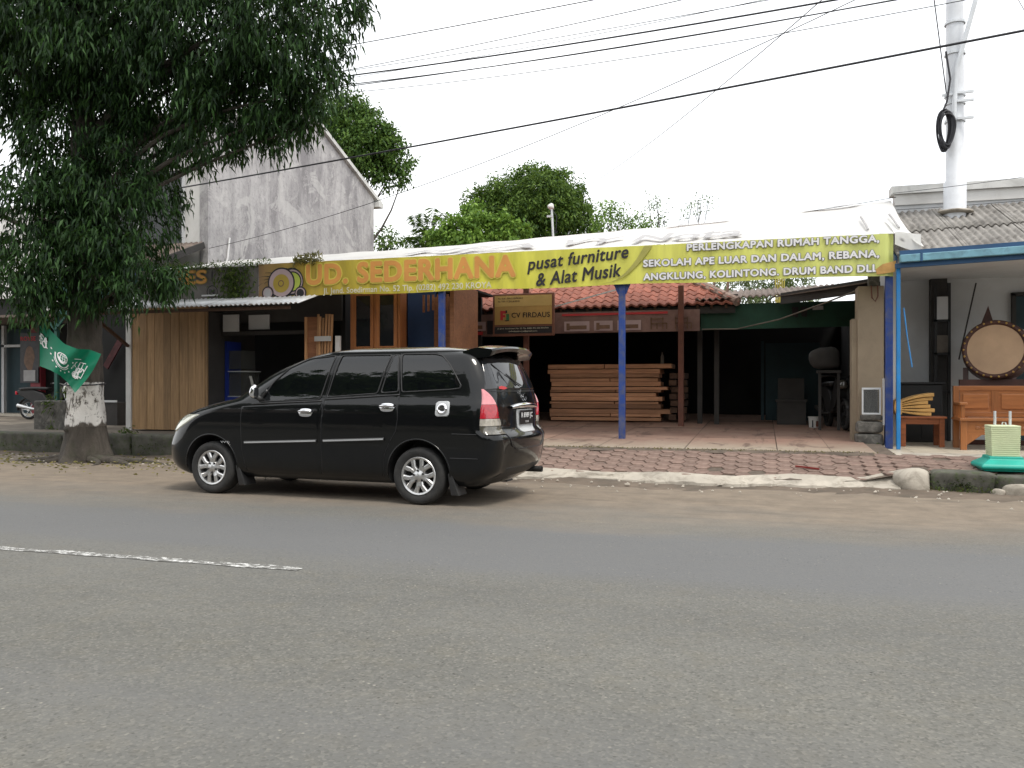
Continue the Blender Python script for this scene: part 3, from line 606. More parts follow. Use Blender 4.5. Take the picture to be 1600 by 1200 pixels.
# barge board along the gable and roof slopes
for a, b, za, zb in ((Y0-.35, YA, ZE-.12, ZA+.03), (YA, Y1+.45, ZA+.03, ZE-.17)):
    MB().beam((XS-.06, a, za+.06), (XS-.06, b, zb+.06), .34, .13).build('verge', 'parapet', cb)
    MB().add([(XS-.2, a, za+.16), (XS-.2, b, zb+.16), (fx0, b, zb+.16), (fx0, a, za+.16)], [(0, 1, 2, 3)]).build('roof', 'rusty', cb, solid=.06)
MB().box(XS-.2, XS+.18, Y1+.05, Y1+.42, ZE-.30, ZE-.12).build('eave_end', 'parapet', cb)
wn = MB().box(-17.0, -14.27, Y0+.06, Y0+.10, 4.95, 6.9).build('window', 'windowglass', cb)
MB().box(-17.05, -14.2, Y0-.03, Y0+.12, 4.87, 4.95).box(-14.27, -14.2, Y0-.03, Y0+.12, 4.95, 6.9).box(-15.7, -15.64, Y0+.0, Y0+.12, 4.95, 6.9).build('frame', 'greywall', wn)
MB().tube([(XS+.03, 18.85, 5.25), (XS+.04, 18.75, 4.7), (XS+.05, 18.55, 4.2), (XS+.06, 18.45, 3.9)], .025, 6).build('conduit', 'ink_white', cb, smooth=True)
for k in range(5):
    a = k*.4; MB().tube([(XS+.10+.02*k, 18.5+(.22+.03*k)*math.cos(q+a), 4.15+(.26-.03*k)*math.sin(q)) for q in np.linspace(0, 6.28, 18)], .007, 5).build('wire_loop', 'blackcable', cb, smooth=True)
# low lean-to roof before the white front
lr = thing('lean_to_roof', 'weathered corrugated lean-to roof before the white upper wall', 'roof', (-15, 17, 3.5))
A_, B_ = atY(316, 379, 17.95), atY(238, 407, 16.2)
dn = (B_-A_); dn.x = 0
for k in range(4): corr((A_.x-.95*(k+1), A_.y, A_.z), (1, 0, 0), dn, 1.0, dn.length, .15, .028, 'sheet', 'rusty', lr, ph=k)
MB().beam(A_+Vector((.05, 0, -.07)), A_+dn+Vector((.05, 0, -.07)), .05, .16).build('barge_board', 'darkwall', lr)
MB().box(-17.5, A_.x, 17.3, 17.36, 3.2, 4.3).build('fascia', 'greenpaint', lr)

# ---- tiled roof house (open workshop) behind the canopy
th = thing('tiled_house', 'low open workshop with red clay tiled hip roof behind the blue posts', 'building', (-3.7, 19, .5))
EX0, EX1, EY, EZ = -7.6, -.50, 17.6, 3.04; SL = math.tan(R(31)); RY = 20.5
tp, tl_ = .195, .215                        # tile pitch and course length on the slope
cs, sn = math.cos(R(31)), math.sin(R(31))
prof = [(-.105, .0), (-.085, .022), (-.05, .034), (-.015, .022), (.02, .0), (.055, -.012), (.09, -.004), (.105, .006)]
tm = MB(); nvp = len(prof)
for yy, zz in ((-.02, .018), (.25, .0)): tm.v += [(x, yy*cs-zz*sn, z+yy*sn+zz*cs) for x, z in prof]
tm.v += [(x, -.02*cs, z-.022-.02*sn) for x, z in prof]
tm.f = [(i, i+1, nvp+i+1, nvp+i) for i in range(nvp-1)]+[(2*nvp+i, 2*nvp+i+1, i+1, i) for i in range(nvp-1)]
roof = MB().add([(EX0, EY+.05, EZ-.03), (EX1-.05, EY+.05, EZ-.03), (EX1-(RY-EY), RY, EZ-.03+(RY-EY)*SL), (EX0, RY, EZ-.03+(RY-EY)*SL), (EX0, 27, EZ), (EX1, 27, EZ)], [(0, 1, 2, 3), (3, 2, 5, 4), (1, 5, 2)]).build('roof', 'tile', th)
o = tm.build('roof_tile', 'tile', th, local=True); tmesh = o.data; bpy.data.objects.remove(o)
O_ = ORIG[th.name]; cnt = 0; rest = MB()
for row in range(24):
    Yr = EY+row*tl_*cs; Zr = EZ+row*tl_*sn; k = 0
    if Yr > RY: break
    while True:
        X = EX0+.1+k*tp; k += 1
        if X > EX1-.08-(Yr-EY): break
        if cnt < 300 and X > -7.15:
            o = bpy.data.objects.new('roof_tile', tmesh); COL.objects.link(o); o.parent = roof; ORIG[o.name] = O_
            o.location = (X-O_.x+random.uniform(-.006, .006), Yr-O_.y+random.uniform(-.008, .008), Zr-O_.z+random.uniform(-.004, .005)); o.rotation_euler = (random.uniform(-.02, .02), random.uniform(-.02, .02), random.uniform(-.025, .025)); cnt += 1
        else: rest.add([(x+X, y+Yr, z+Zr) for x, y, z in tm.v], tm.f)
tag(rest.build('roof_tile_rest', 'tile', roof), kind='stuff')
# east hip face as courses, hip caps in mortar
mb = MB()
for row in range(22):
    h = row*tl_*sn; xx = EX1-row*tl_*cs; y0 = EY+row*tl_*cs
    if y0 > RY: break
    for k in range(40):
        Y = y0+.1+k*tp
        if Y > 27-row*tl_*cs: break
        mb.add([(xx-y_-.0, Y+x_, EZ+h+z_) for x_, y_, z_ in tm.v], tm.f)
tag(mb.build('hip_tile_rest', 'tile', roof), kind='stuff')
for k in range(11):
    s_ = k*.28; p = Vector((EX1-s_*.9, EY+s_*.9, EZ+.02+s_*.9*SL)); q = p+Vector((-.30, .30, .30*SL))
    MB().tube([p, q], [.10, .085], 8).build('hip_cap', 'mortar', th, smooth=True)
for k in range(11):
    MB().tube([(EX1-(RY-EY)-k*.3, RY, EZ+(RY-EY)*SL+.03), (EX1-(RY-EY)-k*.3-.33, RY, EZ+(RY-EY)*SL+.05)], [.12, .10], 8).build('ridge_cap', 'mortar', th, smooth=True)
MB().box(EX0, EX1-.05, EY+.06, EY+.10, EZ-.20, EZ-.06).build('fascia_board', 'darkwall', th)
for k in range(24): MB().beam((EX0+.2+k*.29, EY+.02, EZ-.075), (EX0+.2+k*.29, EY+1.4, EZ-.075+1.4*SL), .05, .07).build('rafter', 'spacer', th)
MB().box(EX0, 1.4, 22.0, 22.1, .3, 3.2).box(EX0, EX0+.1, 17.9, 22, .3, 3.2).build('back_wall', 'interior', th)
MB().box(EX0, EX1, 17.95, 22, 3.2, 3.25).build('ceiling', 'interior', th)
for x, zt in ((-1.62, 3.40), (-4.93, 3.5)):
    MB().box(x-.055, x+.055, 17.36, 17.46, terr_z(17.4), zt).build('post', 'brownpost', th, bevel=.006)
MB().box(-1.35, -1.25, 18.2, 18.3, .4, 2.6).box(-1.0, -.9, 18.2, 18.3, .4, 2.6).build('inner_post', 'darkwall', th)
MB().beam((-4.3, 17.45, 3.05), (-2.75, 17.45, 3.42), .02, .03).build('strut', 'steel', th)

# ---- green-fronted shed to its right
sh = thing('shed', 'dark open shed with green front board and corrugated roof beside tiled house', 'building', (.2, 19, .5))
MB().add([(-1.25, 17.78, 3.03), (1.75, 17.78, 3.03), (1.75, 17.78, 2.52), (-1.25, 17.78, 2.50)], [(0, 1, 2, 3)]).build('front_board', 'greenfascia', sh, solid=.05)
for k in range(4):
    zl = 3.08+.10*k/4; corr((-1.35+k*.82, 21.5, zl+.62), (.83, 0, .02), (0, -1, -.15), .86, 3.95, .13, .022, 'roof_sheet', 'rusty', sh, ph=k)
MB().beam((.35, 17.5, 3.08), (1.72, 15.1, 3.02), .05, .22).build('side_beam', 'darkwall', sh)
MB().add([(.2, 17.7, 3.14), (1.9, 17.7, 3.30), (1.75, 15.0, 3.07), (1.62, 15.0, 3.05)], [(0, 1, 2, 3)]).build('side_sheet', 'rusty', sh, solid=.02)
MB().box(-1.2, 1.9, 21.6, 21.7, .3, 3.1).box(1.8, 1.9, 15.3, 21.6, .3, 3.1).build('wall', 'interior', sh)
MB().box(-.05, .02, 19.6, 19.66, .5, 2.35).box(.05, 1.2, 19.62, 19.66, .5, 2.3).build('teal_partition', 'teal', sh)
MB().tube([(-1.2, 17.5, 2.50), (-.5, 17.3, 2.48), (.3, 16.6, 2.60), (1.0, 15.9, 2.80), (1.62, 15.1, 2.98)], .014, 6).build('hose', 'mattressgrey', sh, smooth=True)
for x in (.55, .72): MB().add([(x, 17.72, 2.93), (x+.13, 17.72, 2.93), (x+.12, 17.72, 2.72), (x+.02, 17.72, 2.74)], [(0, 1, 2, 3)]).build('pennant', 'ink_black', sh, solid=.004)
MB().box(.95, 1.15, 17.71, 17.73, 2.86, 2.94).build('paper_note', 'greywall', sh)

# ---- pillar between shed and right house
pl = thing('beige_pillar', 'beige plastered wall pillar standing on mossy stone blocks', 'pillar', (1.7, 14.9, .35))
MB().box(1.50, 1.90, 14.86, 15.3, .40, 2.98).build('shaft', 'beige', pl, bevel=.01)
MB().box(1.42, 1.50, 14.95, 15.3, .40, 2.45).build('side_step', 'beige', pl)
MB().box(1.66, 1.83, 14.80, 14.95, 2.98, 3.22).build('cap_post', 'stone', pl)
MB().tube([(1.70, 14.82, 3.0), (1.71, 14.8, 2.78), (1.76, 14.8, 2.72), (1.80, 14.8, 2.80), (1.80, 14.82, 3.0)], .012, 6).build('rope_loop', 'brownpost', pl, smooth=True)
for i, (x0, x1, z0, z1) in enumerate(((1.44, 1.86, .345, .56), (1.45, 1.85, .57, .76), (1.52, 1.84, .77, .86))):
    rock(MB(), ((x0+x1)/2, 14.66, (z0+z1)/2), ((x1-x0)/2, .17, (z1-z0)/2), 60+i, .35).build('stone_block', 'stone', pl, smooth='all')
MB().box(1.90, 1.96, 14.5, 14.56, .34, 2.75).build('white_strip', 'white', pl)
MB().box(1.84, 1.90, 14.52, 14.58, .7, 1.45).build('white_strip', 'white', pl)

# ---- canopy of the furniture shop: blue posts and white tarpaulin
cp = thing('shop_canopy', 'white tarpaulin canopy on blue steel posts in front of furniture shop', 'canopy', (-4, 14.4, .4))
for x in (-5.71, -2.35):
    MB().box(x-.055, x+.055, 14.36, 14.46, terr_z(14.4)-.01, 3.2).build('post', 'bluepost', cp, bevel=.008)
MB().box(1.86, 1.97, 14.36, 14.46, .33, 3.10).build('post', 'bluepost', cp, bevel=.008)
MB().add([(-2.5, 14.41, 3.12), (-2.2, 14.41, 3.12), (-2.28, 14.41, 2.93), (-2.42, 14.41, 2.93)], [(0, 1, 2, 3)]).build('bracket', 'bluepost', cp, solid=.06)
MB().box(-12.6, 1.95, 14.40, 14.46, 3.66, 3.72).build('front_rail', 'bluepost', cp)
for x in (-5.71, -2.35, 1.9): MB().beam((x, 14.43, 3.69), (x, 17.3, 4.30 if x < 0 else 4.6), .05, .06).build('rafter', 'bluepost', cp)
def ridge_z(x): return float(np.interp(x, [-12.8, -9.85, -6.67, -1.14, 2.33], [4.34, 4.38, 4.43, 4.62, 4.86]))
P = []
for i, x in enumerate(np.linspace(-12.4, 2.2, 110)):
    row = []
    for s_ in np.linspace(0, 1, 16):
        x2 = x+(.12*s_ if x > 0 else 0); z = 3.735+(ridge_z(x)-3.735)*s_-.05*math.sin(math.pi*s_)*abs(math.sin(x*.93))+.010*math.sin(x*5+s_*5)*math.sin(s_*7+x)
        row.append((x2, 14.29+2.9*s_, z))
    P.append(row)
tarp = MB().grid(P).build('tarpaulin', 'tarp', cp, smooth='all')
P = []
for x in np.linspace(1.98, 2.36, 8):
    P.append([(x, 14.27+.03*math.sin(9*x), 3.72-.15*s_-.25*s_*(x-1.9)+.03*math.sin(s_*8+x*7)) for s_ in np.linspace(0, 1, 6)])
MB().grid(P).build('loose_corner', 'tarp', cp, smooth='all')
P = [[(1.98+.42*a, 14.29+.03*math.sin(a*5)+b*1.4, 3.74-.18*a*a-.05*a+b*.45+.04*math.sin(a*6+b*3)) for b in np.linspace(0, 1, 6)] for a in np.linspace(0, 1, 8)]
MB().grid(P).build('loose_flap', 'tarp', cp, smooth='all')
def tarp_pt(x, s_): return Vector((x, 14.29+2.9*s_, 3.735+(ridge_z(x)-3.735)*s_+.035))
for body, xa, xb, s0, s1 in (('VY Nota', -3.6, -.35, .12, .46), ('HEA', -6.6, -4.0, .12, .42)):
    V, F = text_mesh(body, .02, .1); xx_ = [p[0] for p in V]; yy_ = [p[1] for p in V]; mn, mxx, m0, m1 = min(xx_), max(xx_), min(yy_), max(yy_)
    MB().add([tarp_pt(xa+(p[0]-mn)/(mxx-mn)*(xb-xa), s0+(p[1]-m0)/(m1-m0)*(s1-s0)) for p in V], F).build('faded_lettering', 'ink_grey', tarp, recalc=False)
for xa, xb in ((-1.9, -.7), (.7, 1.7)):
    P = [[tarp_pt(x, .93), tarp_pt(x+.1, .97)] for x in np.linspace(xa, xb, 12)]; MB().grid(P).build('grey_stripe', 'ink_grey', tarp)
for x in (1.62, 2.08): MB().tube([tarp_pt(x+.02*math.sin(4*s_), s_)+Vector((0, 0, -.01)) for s_ in np.linspace(.1, .5, 7)], .018, 5).build('tie_strap', 'ink_grey', tarp, smooth=True)

# ---- main yellow banner
BX0, BX1, BZ0, BZ1, BY = -9.54, 1.97, 3.075, 3.735, 14.28
bn = thing('shop_banner', 'long yellow printed shop banner hung along the canopy edge', 'banner', (BX0, BY, BZ0))
def by(x, z): return BY+.010*math.sin(x*5.1)*math.sin((z-BZ0)*4)+.006*math.sin(x*13+z*4)
P = [[(x, by(x, z)+(.06 if x > 1.9 else 0), z+.012*math.sin(x*2.2) if z < BZ0+.01 else z) for z in np.linspace(BZ0, BZ1, 10)] for x in np.linspace(BX0, BX1, 260)]
MB().grid(P).build('sheet', 'banner', bn, smooth='all')
U, V_ = (1, 0, 0), (0, 0, 1)
def bpix(x, y): return atY(x, y, BY-.02)
def blet(body, xl, xr, yt, yb, mat, off, shear=0, out=None, name='lettering', dy=0, tilt=0):
    """letters on the banner between two pixel columns; height from pixel rows at their left end"""
    p, q = bpix(xl, yb), bpix(xr, yb); hgt = bpix(xl, yt).z-p.z; wd = q.x-p.x
    O0 = Vector((p.x, BY-.022-dy, p.z)); U = (math.cos(tilt), 0, math.sin(tilt)); V_ = (-math.sin(tilt), 0, math.cos(tilt))
    if out: lettering(body, O0+Vector((0, .004, 0)), U, V_, wd, hgt, out[0], bn, 'letter_outline', out[1], shear, box=off)
    return lettering(body, O0, U, V_, wd, hgt, mat, bn, name, off, shear, box=off)
blet('UD. SEDERHANA', 478, 806, 413, 446, 'ink_orange', .042, 0, ('ink_yellow', .085))
blet('Jl. Jend. Soedirman No. 52 Tlp. (0282) 492 230 KROYA', 505, 768, 450, 462, 'ink_pale', .014)
blet('pusat furniture', 824, 984, 403, 429, 'ink_black', .022, .25, tilt=R(4.6))
blet('& Alat Musik', 838, 972, 427, 448, 'ink_black', .022, .25, tilt=R(4.6))
for i, (s_, xl, xr, yt, yb) in enumerate((('PERLENGKAPAN RUMAH TANGGA,', 1073, 1374, 381, 394), ('SEKOLAH APE LUAR DAN DALAM, REBANA,', 1005, 1374, 406, 419), ('ANGKLUNG, KOLINTONG. DRUM BAND DLL', 1005, 1372, 427, 440))):
    blet(s_, xl, xr, yt, yb, 'ink_white', .04, 0, ('ink_purple', .085))
# curved grey swoosh
a, b = bpix(1013, 384), bpix(942, 443); P = []
for k in range(14):
    s_ = k/13; x = b.x+(a.x-b.x)*(s_**.6); z = b.z+(a.z-b.z)*s_**1.25; P.append([(x-.02-.05*s_, BY-.019, z), (x+.02+.05*s_, BY-.019, z)])
MB().grid(P).build('swoosh', 'ink_olive', bn)
# speaker-like circles at the left end
def bdisc(px, py, r, mat, dy, rin=0, k=1.0): c = bpix(px, py); c.y = BY-.016-dy; disc(c, U, V_, r*k, r, 36, rin).build('printed_disc', mat, bn)
rg = random.Random(4); c0 = bpix(442, 441)
for k in range(15):
    a = rg.uniform(.1, math.pi*1.05); r1 = rg.uniform(.30, .46)
    pts = [(c0.x+(.2+(r1-.2)*s_)*math.cos(a+.35*s_*s_)*1.35, c0.z+min(.27, (.17+(r1-.2)*s_)*math.sin(a+.35*s_*s_)*.75)) for s_ in np.linspace(0, 1, 7)]
    P = [[(x-.03*(1-i/8), BY-.017, z), (x+.03*(1-i/8), BY-.017, z+.008)] for i, (x, z) in enumerate(pts)]
    MB().grid(P).build('ink_splash', 'ink_black', bn)
bdisc(455, 440, .27, 'ink_black', .003); bdisc(456, 440, .235, 'ink_mauve', .006); bdisc(457, 440, .20, 'ink_black', .009); bdisc(457, 440, .175, 'ink_lime', .012)
bdisc(440, 442, .30, 'ink_black', .015); bdisc(440, 442, .27, 'ink_mauve', .018); bdisc(440, 443, .18, 'ink_gold', .021); bdisc(440, 443, .065, 'ink_brown', .024); bdisc(440, 443, .045, 'ink_gold', .027)
for px_, r in ((419, .13), (470, .13)): bdisc(px_, 458, r, 'ink_black', .018); bdisc(px_, 458, r*.8, 'ink_mauve', .021); bdisc(px_, 458, r*.62, 'ink_grey' if px_ < 440 else 'ink_black', .024)
MB().add([(1.72, BY-.03, 3.09), (1.98, BY-.035, 3.12), (2.0, BY-.03, 3.30), (1.80, BY-.035, 3.25), (1.70, BY-.03, 3.17)], [(0, 1, 2, 3, 4)]).build('torn_patch', 'foam', bn)

# ---- older grey banner to its left
ob = thing('old_banner', 'faded grey overgrown shop banner at the left end of canopy', 'banner', (-12.5, 14.3, 3.0))
P = [[(x, 14.31+.01*math.sin(5*x), z) for z in np.linspace(3.07, 3.72, 6)] for x in np.linspace(-12.45, -9.56, 40)]
MB().grid(P).build('sheet', 'greybanner', ob, smooth='all')
def opix(x, y): p = atY(x, y, 14.29); return p
p = opix(255, 446); q = opix(323, 446)
lettering('KIES', (p.x, 14.285, p.z), U, V_, q.x-p.x, opix(255, 425).z-p.z, 'ink_gold', ob, 'letter_outline', .05, box=.015)
lettering('KIES', (p.x, 14.28, p.z), U, V_, q.x-p.x, opix(255, 425).z-p.z, 'ink_orange', ob, 'lettering', .015, box=.015)
c = opix(332, 456); c.y = 14.28
disc(c, U, V_, .13, .13, 28, .86).build('emblem_ring', 'ink_black', ob); disc(c+Vector((0, 0, .33)), U, V_, .02, .12, 10).build('emblem_spire', 'ink_black', ob)
lettering('INI', (c.x-.07, 14.28, c.z-.05), U, V_, .14, .11, 'ink_black', ob, 'emblem_letters', .01)
MB().box(c.x-.25, c.x+.14, 14.275, 14.285, c.z-.085, c.z-.055).build('peeling_strip', 'ink_white', ob)
# weeds rooted on top of the banner edge
def weed(label, x0, x1, y, z, n, L, mat='leaf_weed', hang=-.6, h=.16):
    px = RNG.uniform(x0, x1, n); c_ = np.stack([px, np.full(n, y)+RNG.normal(size=n)*.05, z+RNG.random(n)**2*h], 1)
    d_ = RNG.normal(size=(n, 3))*.7+np.array([0, 0, -hang]); t_ = thing('weeds', label, 'weeds', ((x0+x1)/2, y, z))
    leaves('leaf_tuft', c_, d_, L, L*.22, mat, t_)
    mb_ = MB()
    for k in range(int(4+(x1-x0)*14)):
        x = random.uniform(x0, x1); mb_.tube([(x, y, z-.02), (x+random.uniform(-.05, .05), y-.02, z+h*random.uniform(.5, 1.2))], .003, 4)
    mb_.build('stems', 'leaf_dry', t_); return t_
weed('dry grass tuft growing on the banner edge above the orange shop name', -8.75, -8.2, 14.3, 3.72, 260, .13, 'leaf_dry', h=.14)
weed('green weeds growing on top of the old grey banner', -11.8, -9.3, 14.3, 3.70, 560, .09, h=.13)
wt = thing('weeds', 'drooping weeds hanging over the right half of the old grey banner', 'weeds', (-10, 14.25, 3.4))
n = 520; c_ = np.stack([RNG.normal(-10.1, .22, n), np.full(n, 14.26)+RNG.normal(size=n)*.015, RNG.uniform(3.12, 3.72, n)], 1)
leaves('leaf_tuft', c_, RNG.normal(size=(n, 3))*.5+np.array([0, -.1, -.6]), .10, .03, 'leaf_weed', wt)

# ---- right house with asbestos roof
rh = thing('right_house', 'white house at right with grey corrugated porch roof and blue gutter', 'building', (4, 17, .3))
ev, tp_ = atY(1405, 397, 14.2), atY(1405, 336, 17.0)
dslope = Vector((0, ev.y-tp_.y, ev.z-tp_.z-.02)); ln = dslope.length
for k in range(5):
    x0 = 2.0+k*.98
    for half in (0, 1):
        pstart = Vector((x0, tp_.y, tp_.z+.03*k))+dslope.normalized()*(ln*.47*half)+Vector((0, 0, .0 if half else .03))
        corr(pstart, (1, 0, .03), dslope, 1.06, ln*(.53 if half else .52), .115, .021, 'roof_sheet', 'asbestos', rh, .014, ph=.3*k)
MB().box(2.36, 7, 17.05, 17.25, .3, 4.72).build('front_wall', 'greywall', rh)
MB().box(2.36, 7.2, 17.02, 17.27, 4.72, 4.92).build('parapet', 'white', rh)
MB().box(2.30, 7.2, 16.96, 17.33, 4.925, 5.07).build('coping', 'parapet', rh)
g0, g1 = Vector((2.03, 14.12, 3.30)), Vector((7, 14.12, 3.48))
MB().beam(g0, g1, .14, .115).build('gutter', 'gutter', rh, bevel=.01)
MB().beam(g0+Vector((0, .02, .095)), g1+Vector((0, .02, .095)), .04, .07).build('fascia', 'navy', rh)
MB().beam(g0+Vector((-.06, .04, -.10)), g1+Vector((0, .04, -.10)), .06, .07).build('beam', 'navy', rh)
for s_ in (.06, .42): MB().obox(g0+(g1-g0)*s_+Vector((0, 0, 0)), (.03, .16, .13)).build('gutter_clip', 'navy', rh)
MB().add([(2.0, 14.25, 3.36), (2.0, 17.0, 4.5), (2.0, 17.0, 4.42), (2.0, 14.25, 3.26)], [(0, 1, 2, 3)]).build('gable_infill', 'navy', rh, solid=.03)
MB().box(2.0, 2.06, 14.22, 14.28, .333, 3.2).build('post', 'bluebright', rh, bevel=.01)
MB().box(2.0, 2.14, 15.3, 17.1, .3, 3.6).build('side_wall', 'greywall', rh)
MB().box(2.95, 3.22, 16.85, 17.05, .33, 3.55).build('pilaster', 'darkwall', rh)
dr = MB().box(4.36, 5.3, 17.0, 17.04, .33, 2.95).build('door', 'teal', rh); MB().box(4.30, 4.36, 16.97, 17.05, .33, 3.0).box(5.3, 5.36, 16.97, 17.05, .33, 3.0).box(4.30, 5.36, 16.97, 17.05, 2.96, 3.02).build('frame', 'darkwall', dr)
MB().box(4.45, 4.7, 16.98, 17.0, 2.0, 2.35).build('notice', 'greywall', dr)
MB().box(2.0, 7, 14.3, 17.05, 3.30, 3.32).build('porch_ceiling', 'greywall', rh)
MB().tube([(2.10, 14.2, 2.55), (2.15, 14.2, 2.1), (2.22, 14.2, 1.62)], .010, 6).build('hanging_cord', 'bluebright', rh, smooth=True)
MB().beam((3.7, 16.9, 3.2), (3.3, 16.3, 1.8), .02, .02).build('stay', 'darkwall', rh)

# ---- utility pole
po = atY(1492, 330, 16.45); up_ = thing('utility_pole', 'pale grey steel utility pole rising through the porch roof', 'utility pole', (po.x, po.y, .3))
zt = po.z
MB().lathe([(.185, -.9), (.185, .50), (.15, .55), (.148, 2.0), (.135, 5.5), (.001, 5.5)], (po.x, po.y, zt), n=24).build('shaft', 'pole', up_, smooth=True)
rock(MB(), (po.x, po.y-.05, zt-.02), (.27, .22, .05), 77).build('mortar_collar', 'cement', up_, smooth='all')
def zpx(y): return atY(1492, y, po.y).z
for y in (150, 163, 190, 85, 37): MB().lathe([(.152, -.02), (.172, -.02), (.172, .02), (.152, .02)], (po.x, po.y, zpx(y)), n=20).build('clamp_band', 'steel', up_, smooth=True)
for y, dx in ((150, .26), (163, .26), (190, .26), (152, -.24)): MB().box(min(po.x, po.x+dx), max(po.x, po.x+dx), po.y-.2, po.y-.16, zpx(y)-.02, zpx(y)+.02).build('bolt_arm', 'steel', up_)
q0, q1, q2 = atY(1490, 190, po.y-.2), atY(1494, 110, po.y-.2), atY(1530, -20, po.y-.3)
MB().tube([q0, q1, q1+(q2-q1)*.08, q2], .04, 10).build('lamp_arm', 'steel', up_, smooth=True)
cc = thing('cable_coil', 'coil of black cable hanging on the left side of the utility pole', 'cable', tuple(atY(1473, 205, po.y-.22)))
mb = MB(); c = atY(1473, 205, po.y-.22)
for k in range(9):
    a = .09+.012*(k % 3); b = .36+.014*(k % 4)-.01*k; mb.tube([c+Vector((a*math.sin(q)*(1+.25*math.cos(q))+.008*k, -.012*k+.02*math.sin(3*q+k), b*math.cos(q))) for q in np.linspace(0, 6.283, 30)], .017, 6)
mb.build('loops', 'blackcable', cc, smooth=True)
MB().tube([c+Vector((0, -.05, .36)), c+Vector((.06, -.03, .5)), c+Vector((.12, 0, .9)), c+Vector((.05, 0, 1.4))], .018, 6).build('tail', 'blackcable', cc, smooth=True)

# ================================================================== THE CAR
def interp(tab):
    xs_ = np.array([a for a, b in tab], float); ys_ = np.array([b for a, b in tab], float)
    h = np.diff(xs_); d = np.diff(ys_)/h; m = np.zeros(len(xs_)); m[0], m[-1] = d[0], d[-1]
    for i in range(1, len(xs_)-1): m[i] = 0 if d[i-1]*d[i] <= 0 else 2*d[i-1]*d[i]/(d[i-1]+d[i])
    def f(x):
        x = min(max(x, xs_[0]), xs_[-1]); i = min(int(np.searchsorted(xs_, x, 'right'))-1, len(h)-1); t = (x-xs_[i])/h[i]
        return float((2*t**3-3*t**2+1)*ys_[i]+(t**3-2*t**2+t)*h[i]*m[i]+(-2*t**3+3*t**2)*ys_[i+1]+(t**3-t**2)*h[i]*m[i+1])
    return f
def upz(z): return z+max(0, z-1.30)/(1.768-1.30)*.026
def UPZ(tab): return [(upz(a), b) for a, b in tab]
cXF = interp(UPZ([(.22, .16), (.30, .04), (.42, -.03), (.55, -.05), (.64, -.03), (.72, .0), (.80, .03), (.88, .08), (.95, .16), (1.02, .30), (1.09, .54), (1.15, .80), (1.20, .95), (1.31, 1.14), (1.47, 1.42), (1.60, 1.74), (1.66, 1.95), (1.70, 2.15), (1.735, 2.42), (1.755, 2.75), (1.768, 3.1)]))
cXR = interp(UPZ([(.22, 4.45), (.30, 4.58), (.38, 4.69), (.5, 4.745), (.6, 4.765), (.74, 4.775), (.79, 4.745), (.84, 4.69), (.88, 4.68), (1.1, 4.68), (1.28, 4.645), (1.5, 4.55), (1.62, 4.475), (1.67, 4.41), (1.70, 4.32), (1.735, 4.12), (1.755, 3.85), (1.768, 3.5)]))
cW = interp(UPZ([(.22, .76), (.28, .825), (.36, .855), (.5, .872), (.66, .884), (.8, .889), (.95, .888), (1.06, .878), (1.12, .864), (1.17, .842), (1.25, .818), (1.4, .785), (1.58, .728), (1.645, .695), (1.69, .635), (1.725, .545), (1.75, .41), (1.768, .16)]))
cFX = interp(UPZ([(.22, .40), (.7, .46), (.95, .50), (1.1, .52), (1.2, .44), (1.3, .40), (1.6, .36), (1.72, .3), (1.768, .1)]))
cFY = interp(UPZ([(.22, .42), (.7, .44), (1.0, .42), (1.15, .42), (1.25, .34), (1.6, .34), (1.72, .28), (1.768, .08)]))
cFC = interp(UPZ([(.22, .06), (.7, .08), (1.1, .13), (1.3, .16), (1.6, .16), (1.768, .05)]))
cRX = interp(UPZ([(.22, .14), (.6, .20), (.85, .22), (1.3, .24), (1.6, .22), (1.72, .2), (1.768, .1)]))
cRY = interp(UPZ([(.22, .2), (.6, .24), (.85, .23), (1.3, .25), (1.6, .25), (1.72, .22), (1.768, .08)]))
cRC = interp(UPZ([(.22, .05), (.6, .09), (1.1, .08), (1.5, .07), (1.768, .05)]))
def side_y(x, z):
    W = cW(z); fx, fy = cFX(z), cFY(z); c1 = cXF(z)+cFC(z)+fx; rx, ry = cRX(z), cRY(z); c2 = cXR(z)-cRC(z)-rx
    y = W
    if x < c1: y = W-fy+fy*math.sqrt(max(0, 1-min(1, (c1-x)/fx)**2))
    if x > c2: y = min(y, W-ry+ry*math.sqrt(max(0, 1-min(1, (x-c2)/rx)**2)))
    return y
def rear_x(y, z):
    W, rx, ry = cW(z), cRX(z), cRY(z); c2 = cXR(z)-cRC(z)-rx; y = abs(y); yi = W-ry
    if y <= yi: return cXR(z)-cRC(z)*(y/yi)**2
    return c2+rx*math.sqrt(max(0, 1-min(1, (y-yi)/ry)**2))
def front_x(y, z):
    W, fx, fy = cW(z), cFX(z), cFY(z); y = abs(y); yi = W-fy; c1 = cXF(z)+cFC(z)+fx
    if y <= yi: return cXF(z)+cFC(z)*(y/yi)**2
    return c1-fx*math.sqrt(max(0, 1-min(1, (y-yi)/fy)**2))
def outline(z, ns=64, nc=14, nf=8):
    W, fx, fy, rx, ry = cW(z), cFX(z), cFY(z), cRX(z), cRY(z); c1 = cXF(z)+cFC(z)+fx; c2 = cXR(z)-cRC(z)-rx; h = []
    for i in range(nf): y = (W-fy)*i/nf; h.append((front_x(y, z), y))
    for i in range(nc): a = math.pi/2*i/nc; h.append((c1-fx*math.cos(a), W-fy+fy*math.sin(a)))
    for i in range(ns): h.append((c1+(c2-c1)*i/ns, W))
    for i in range(nc): a = math.pi/2*i/nc; h.append((c2+rx*math.sin(a), W-ry+ry*math.cos(a)))
    for i in range(nf+1): y = (W-ry)*(1-i/nf); h.append((rear_x(y, z), y))
    return h
